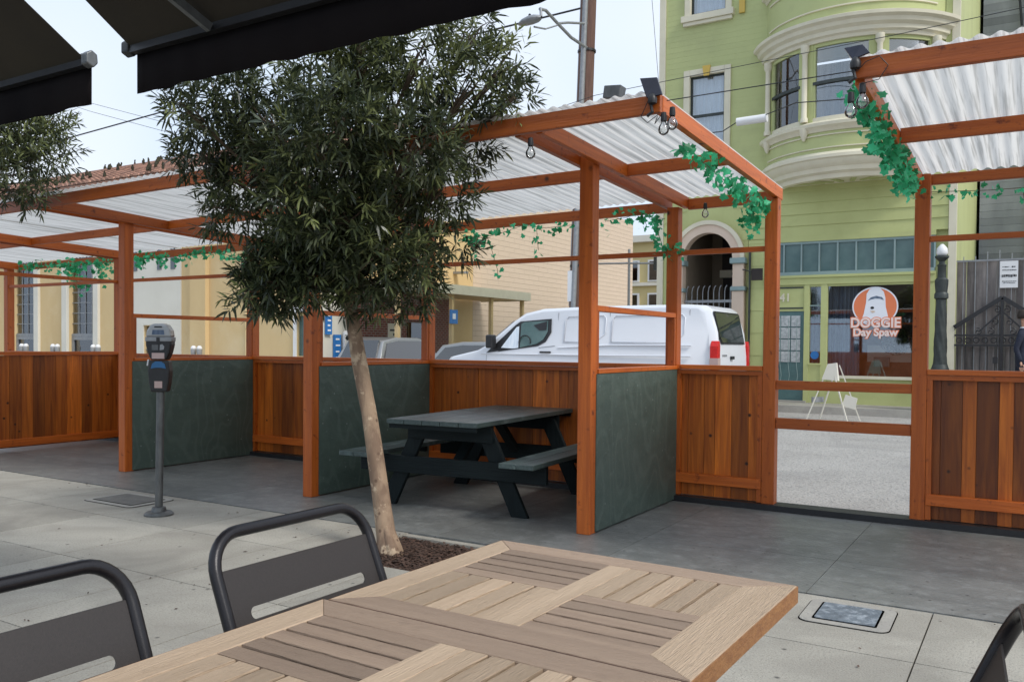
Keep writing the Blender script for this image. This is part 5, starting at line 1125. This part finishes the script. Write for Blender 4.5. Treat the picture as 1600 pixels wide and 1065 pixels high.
W_ = vp([(-9.50,1.23),(-9.16,1.66),(-9.10,1.68),(-9.08,1.23),(-9.2,1.215)], .012, 'curtain', 'quarter_glass', V)
vp([(-9.04,1.235),(-9.05,1.73),(-8.98,1.765),(-8.42,1.79),(-8.41,1.56),(-8.50,1.40),(-8.65,1.315)], .012, 'tealglass', 'door_glass', V)
vp([(-8.75,1.70),(-8.44,1.78),(-8.44,1.60),(-8.60,1.59)], .02, 'black', 'headrest', V)
g = MB(); g.tube([(-8.92+.13*math.cos(R(a)), y0v+.0, 1.36+.13*math.sin(R(a))) for a in range(-20,200,20)], .012, 5); g.build('steering_wheel', M['black'], V)
vp([(-9.86,1.12),(-9.72,1.24),(-9.60,1.34),(-9.52,1.34),(-9.50,1.17)], .01, 'black', 'mirror_base', V)
g = MB(); g.box(-9.76,-9.60,y0v-.22,y0v-.02,1.22,1.50); g.build('mirror', M['black'], V, bevel=.03)
g = MB(); g.box(-8.56,-8.30,y0v-.03,y0v-.004,1.13,1.165); g.build('door_handle', M['black'], V, bevel=.008)
def line(x0,z0,x1,z1,nm='seam',m='metalgrey',w=.008):
    g = MB(); g.bar((x0,y0v+ywid(z0)-.001,z0),(x1,y0v+ywid(z1)-.001,z1),w,.006,up=(0,1,0)); g.build(nm, M[m], V)
for a in ((-8.22,.45,-8.20,1.95),(-7.05,.45,-7.05,2.0),(-5.42,.45,-5.42,1.98),(-9.9,.5,-9.86,1.12),(-8.22,1.28,-8.6,1.24)): line(*a)
for (xa, xb) in ((-8.02,-7.12),(-6.98,-5.5)):     # raised panel outlines
    pts = [(xa,1.36),(xa,1.80),(xa+.06,1.88),(xb-.06,1.89),(xb,1.83),(xb,1.52),(xb-.22,1.36)]
    g = MB(); P_2 = [(x, y0v+ywid(z)-.004, z) for x, z in pts+[pts[0]]]; g.tube(P_2, .010, 6); g.build('panel_crease', M['vanw'], V, smooth=True)
for z, m in ((1.30,'vanw'),(1.10,'vanw'),(.62,'black')):
    g = MB(); g.tube([(-10.0 if z < 1.2 else -8.15, y0v+ywid(z)-.003, z-.06 if z > 1.2 else z),(-7.0,y0v+ywid(z)-.003,z),(-5.35,y0v+ywid(z)-.003,z+.01)], .014 if z > .7 else .04, 8); g.build('side_crease' if z > .7 else 'side_trim', M[m], V, smooth='auto')
# rear: tail light, window, handle, doors
g = MB(); g.prism([(y0v-.012,.86),(y0v+.14,.86),(y0v+.16,1.30),(y0v+.13,1.38),(y0v+.07,1.40),(y0v-.0,1.30)], 'x', -4.99, -4.838); g.build('tail_light', M['red'], V, bevel=.015)
g = MB(); g.box(-4.985,-4.828,y0v-.018,y0v+.13,.88,1.08); g.build('tail_light', M['lensw'], V)
g = MB(); g.prism([(y0v-.012,.86),(y0v+.14,.86),(y0v+.16,1.30),(y0v+.13,1.38),(y0v+.07,1.40),(y0v-.0,1.30)], 'x', -5.0, -4.835); g.v = [(x,y1v+y0v-y,z) for x,y,z in g.v]; g.build('tail_light', M['red'], V, bevel=.015)
def rear(x0, x1, ya, yb, za, zb, m, name):   # plate on the sloping tail
    def xr(z): return -4.852-(.04*(z-1.1)/.45 if z < 1.55 else .04+.12*(z-1.55)/.43)
    g = MB(); pts = [(ya,za+.10),(ya+.10,za),(yb,za),(yb,zb-.04),(yb-.05,zb),(ya+.02,zb),(ya,zb-.04)]
    vs = [(xr(z)+d, y, z) for d in (.0,.012) for y, z in pts]; n = len(pts)
    g.add(vs, [tuple(range(n)), tuple(range(n,2*n))[::-1]]+[(i,(i+1)%n,n+(i+1)%n,n+i) for i in range(n)]); return g.build(name, M[m], V)
rear(0,0,y0v+.20,y1v-.26,1.34,1.95,'black','window_seal'); rear(0,0,y0v+.23,y1v-.30,1.37,1.92,'vanglass','rear_window').location.x += .008
g = MB(); g.box(-4.85,-4.815,y0v+.80,y0v+.96,1.05,1.11); g.build('rear_handle', M['black'], V); g = MB()
for k in range(5): g.box(-4.86,-4.848,y0v+.34+.055*k,y0v+.375+.055*k,1.11,1.14)
g.build('rear_badge', M['metalgrey'], V)
g = MB(); g.box(-4.90,-4.76,y0v+.05,y1v-.05,.34,.55); g.build('rear_bumper', M['black'], V, bevel=.03); g = MB(); g.box(-11.08,-10.9,y0v+.06,y1v-.06,.30,.58); g.build('front_bumper', M['black'], V, bevel=.03)
g = MB(); g.hexa([(-9.92,y0v+.14,1.27),(-9.92,y1v-.14,1.27),(-9.98,y1v-.14,1.28),(-9.98,y0v+.14,1.28),(-9.26,y0v+.22,1.80),(-9.26,y1v-.22,1.80),(-9.32,y1v-.22,1.80),(-9.32,y0v+.22,1.80)]); g.build('windscreen', M['glassd'], V)
def wheel(par, x, y, r=.35, w=.24):
    g = MB(); g.lathe((x,y,r-.03), [(r*.6,-w/2),(r*.93,-w/2),(r,-w*.35),(r,w*.35),(r*.93,w/2),(r*.6,w/2)], 24, axis='y'); t = g.build('tyre', M['rubber'], par, smooth='auto')
    g = MB(); g.lathe((x,y,r-.03), [(.03,-w*.44),(r*.56,-w*.40),(r*.6,-w*.45),(r*.6,w*.45),(r*.56,w*.4),(.03,w*.44)], 20, axis='y'); g.build('rim', M['silver'], t, smooth='auto')
for x in (-10.1,-6.3):
    for y in (y0v+.13,y1v-.13): wheel(V, x, y)
V.location.x -= .12
# ================================================================ CARS IN THE LOT
def car(name, label, cat, X, Y, L_, W, hh, m, group=None):     # long axis along x, nose towards -x
    T = thing(name, label, cat, (X,Y,.12), 0, group)
    lo = [(-.5,.30),(-.5,.58),(-.46,.66),(-.25,.74),(-.10,hh*.96),(.0,hh),(.25,hh),(.40,hh*.93),(.48,.80),(.5,.6),(.5,.30)]
    g = MB(); vs = []; n = len(lo)
    for s in (-1,1):
        for x, z in lo:
            ins = 0 if z < .8 else .22*(z-.8)/(hh-.8)
            vs.append((X+x*L_, Y+s*(W/2-ins), z+.12))
    g.add(vs, [tuple(range(n)), tuple(range(n,2*n))[::-1]]+[(i,(i+1)%n,n+(i+1)%n,n+i) for i in range(n)]); g.build('body', M[m], T, smooth='auto', bevel=.04)
    for s in (-1,1):
        g = MB(); pts = [(-.21,.80),(-.09,hh*.93),(.24,hh*.93),(.37,hh*.88),(.44,.84)]; vs = []
        for d in (0,.01):
            for x, z in pts: vs.append((X+x*L_, Y+s*(W/2-.22*(z-.8)/(hh-.8)+.004+d), z+.12))
        n = 5; g.add(vs, [tuple(range(n)), tuple(range(n,2*n))[::-1]]+[(i,(i+1)%n,n+(i+1)%n,n+i) for i in range(n)]); g.build('side_window', M['glassd'], T)
    g = MB(); g.hexa([(X+.472*L_,Y-W/2+.2,.98),(X+.482*L_,Y-W/2+.2,.98),(X+.482*L_,Y+W/2-.2,.98),(X+.472*L_,Y+W/2-.2,.98),(X+.405*L_,Y-W/2+.3,hh+.03),(X+.415*L_,Y-W/2+.3,hh+.03),(X+.415*L_,Y+W/2-.3,hh+.03),(X+.405*L_,Y+W/2-.3,hh+.03)]); g.build('rear_window', M['glassd'], T)
    for s in (-1,1): g = MB(); g.box(X+.485*L_,X+.505*L_,Y+s*(W/2-.32),Y+s*(W/2-.04),.80,.96); g.build('tail_light', M['red'], T)
    for x in (-.31,.31):
        for s in (-1,1):
            g = MB(); r = .32; g.lathe((X+x*L_,Y+s*(W/2-.1),.12+r-.02), [(r*.6,-.1),(r,-.09),(r,.09),(r*.6,.1)], 18, axis='y'); t = g.build('tyre', M['rubber'], T); g = MB(); g.lathe((X+x*L_,Y+s*(W/2-.1),.12+r-.02), [(.03,-.106),(r*.6,-.09),(r*.6,.09),(.03,.106)], 14, axis='y'); g.build('rim', M['silver'], t)
    return T
c_ = car('parked_car', 'silver car parked ahead of the van, only its roof showing', 'car', -12.3, 20.0, 4.3, 1.75, 1.36, 'silver'); c_.location.z = .0; c_.rotation_euler.z = R(180)
c_ = car('parked_car', 'pale silver car parked before the brick wall, rear towards the street', 'car', -16.75, 20.9, 4.3, 1.70, 1.48, 'silver'); c_.location.z = .0; c_.rotation_euler.z = R(-88)
# double meters on the far pavement
def meter2(x, label):
    T = thing('parking_meter', label, 'parking meter', (x,17.75,.14), 0, 'double parking meters on the far sidewalk')
    g = MB(); g.tube([(x,17.75,.14),(x,17.75,1.0)], .035, 8); g.build('pole', M['galv'], T)
    for s in (-1,1):
        g = MB(); g.lathe((x+s*.14,17.75,0), [(.05,.98),(.08,1.02),(.09,1.12),(.09,1.2)], 10); hd = g.build('head', M['silver'], T, smooth='auto')
        g = MB(); g.lathe((x+s*.14,17.75,0), [(.09,1.201),(.085,1.26),(.05,1.31),(.0,1.32)], 10); g.build('dome', M['white'], hd, smooth=True)
    return T
m0 = meter2(-29.9, 'double parking meter before the second church window from the left')
m0.location.z = .0
for x, lab in ((-31.9,'double parking meter before the leftmost visible church window'),(-27.5,'double parking meter left of the pale church bay'),(-22.3,'double parking meter beyond the nearest green divider, right of the near meter head')):
    c = copy_tree(m0); c.location.x = x; c['label'] = lab
# ================================================================ PERSON
PS = thing('person', 'person in a dark navy suit and white collar walking past the board fence', 'person', (-.22,17.95,.14))
def skin_mesh(name, joints, edges, m, par):
    me = bpy.data.meshes.new(name); me.from_pydata([j[:3] for j in joints], edges, []); o = bpy.data.objects.new(name, me); col.objects.link(o)
    s = o.modifiers.new('skin', 'SKIN'); s.use_smooth_shade = True
    for i, j in enumerate(joints): me.skin_vertices[0].data[i].radius = (j[3], j[4] if len(j) > 4 else j[3])
    me.skin_vertices[0].data[0].use_root = True
    b = o.modifiers.new('sub', 'SUBSURF'); b.levels = 2; b.render_levels = 2
    bpy.context.view_layer.update(); me2 = bpy.data.meshes.new_from_object(o.evaluated_get(bpy.context.evaluated_depsgraph_get())); o.modifiers.clear(); o.data = me2; bpy.data.meshes.remove(me)
    me2.materials.clear(); me2.materials.append(m); me2.polygons.foreach_set('use_smooth', [True]*len(me2.polygons)); o.parent = par; return o
# body faces +x, mid-stride (local coordinates)
J = [(0,0,.95,.13,.16),(0,0,1.12,.12,.15),(.02,0,1.32,.13,.18),(.02,0,1.45,.09,.14),(.03,0,1.53,.055,.055),
     (.02,-.19,1.42,.06),(-.06,-.23,1.16,.05),(.02,-.22,.93,.04),(.02,.19,1.42,.06),(.10,.23,1.16,.05),(.22,.2,.96,.04),
     (.03,-.09,.88,.10),(.14,-.09,.50,.072),(.20,-.09,.10,.05),(-.02,.09,.88,.10),(-.06,.09,.50,.072),(-.28,.09,.14,.05)]
E_ = [(0,1),(1,2),(2,3),(3,4),(3,5),(5,6),(6,7),(3,8),(8,9),(9,10),(0,11),(11,12),(12,13),(0,14),(14,15),(15,16)]
skin_mesh('suit', J, E_, M['suit'], PS)
body = skin_mesh('body', [(.03,0,1.50,.05),(.035,0,1.58,.052),(.04,0,1.64,.085,.075),(.05,0,1.72,.098,.078),(.035,0,1.79,.075,.065),(.115,0,1.60,.03),(.145,0,1.675,.013),(.035,.08,1.67,.016),(.035,-.08,1.67,.016)], [(0,1),(1,2),(2,3),(3,4),(2,5),(3,6),(3,7),(3,8)], M['skin'], PS)
def lathe_l(prof, c, m, name, sx=1):
    g = MB(); g.lathe(c, prof, 18); return g.build(name, M[m], PS, local=True, smooth=True)
lathe_l([(.10,1.70),(.108,1.76),(.095,1.82),(.06,1.855),(.0,1.865)], (.018,0,0), 'hair', 'hair')
lathe_l([(.085,1.475),(.07,1.50),(.062,1.545),(.06,1.55)], (.03,0,0), 'shirt', 'collar')
for s in (-1,1):
    g = MB(); g.lathe((.125,s*.034,1.70), [(.0,-.01),(.011,-.004),(.011,.004),(.0,.01)], 8); g.build('eye', M['black'], PS, local=True)
    hx_, hy_, hz_ = ((.02,-.22,.93) if s < 0 else (.22,.2,.96))
    skin_mesh('hand', [(hx_,hy_,hz_,.028,.022),(hx_+.01,hy_,hz_-.08,.036,.018)], [(0,1)], M['skin'], PS)
    for k in range(4):
        o_ = -.026+.0175*k; l = (.065,.075,.072,.055)[k]; skin_mesh('finger', [(hx_+.01+o_,hy_,hz_-.095,.0085),(hx_+.014+o_,hy_,hz_-.10-l*.5,.008),(hx_+.024+o_,hy_,hz_-.10-l,.0065)], [(0,1),(1,2)], M['skin'], PS)
    skin_mesh('thumb', [(hx_+.03,hy_,hz_-.05,.011),(hx_+.052,hy_,hz_-.085,.0095),(hx_+.055,hy_,hz_-.115,.0075)], [(0,1),(1,2)], M['skin'], PS)
for x, y, z, a in ((.23,-.09,0,0),(-.27,.09,.06,-.5)):
    g = MB(); g.prism([(-.09,0),(.19,0),(.2,.03),(.12,.07),(.03,.10),(-.08,.10),(-.10,.04)], 'y', -.045, .045); g.v = [(x+px*math.cos(a)+pz*math.sin(a), y+py, z-px*math.sin(a)+pz*math.cos(a)+(.0 if a == 0 else -.04)) for px,py,pz in g.v]; g.build('shoe', M['black'], PS, local=True, bevel=.015)
PS.rotation_euler.z = R(-8)
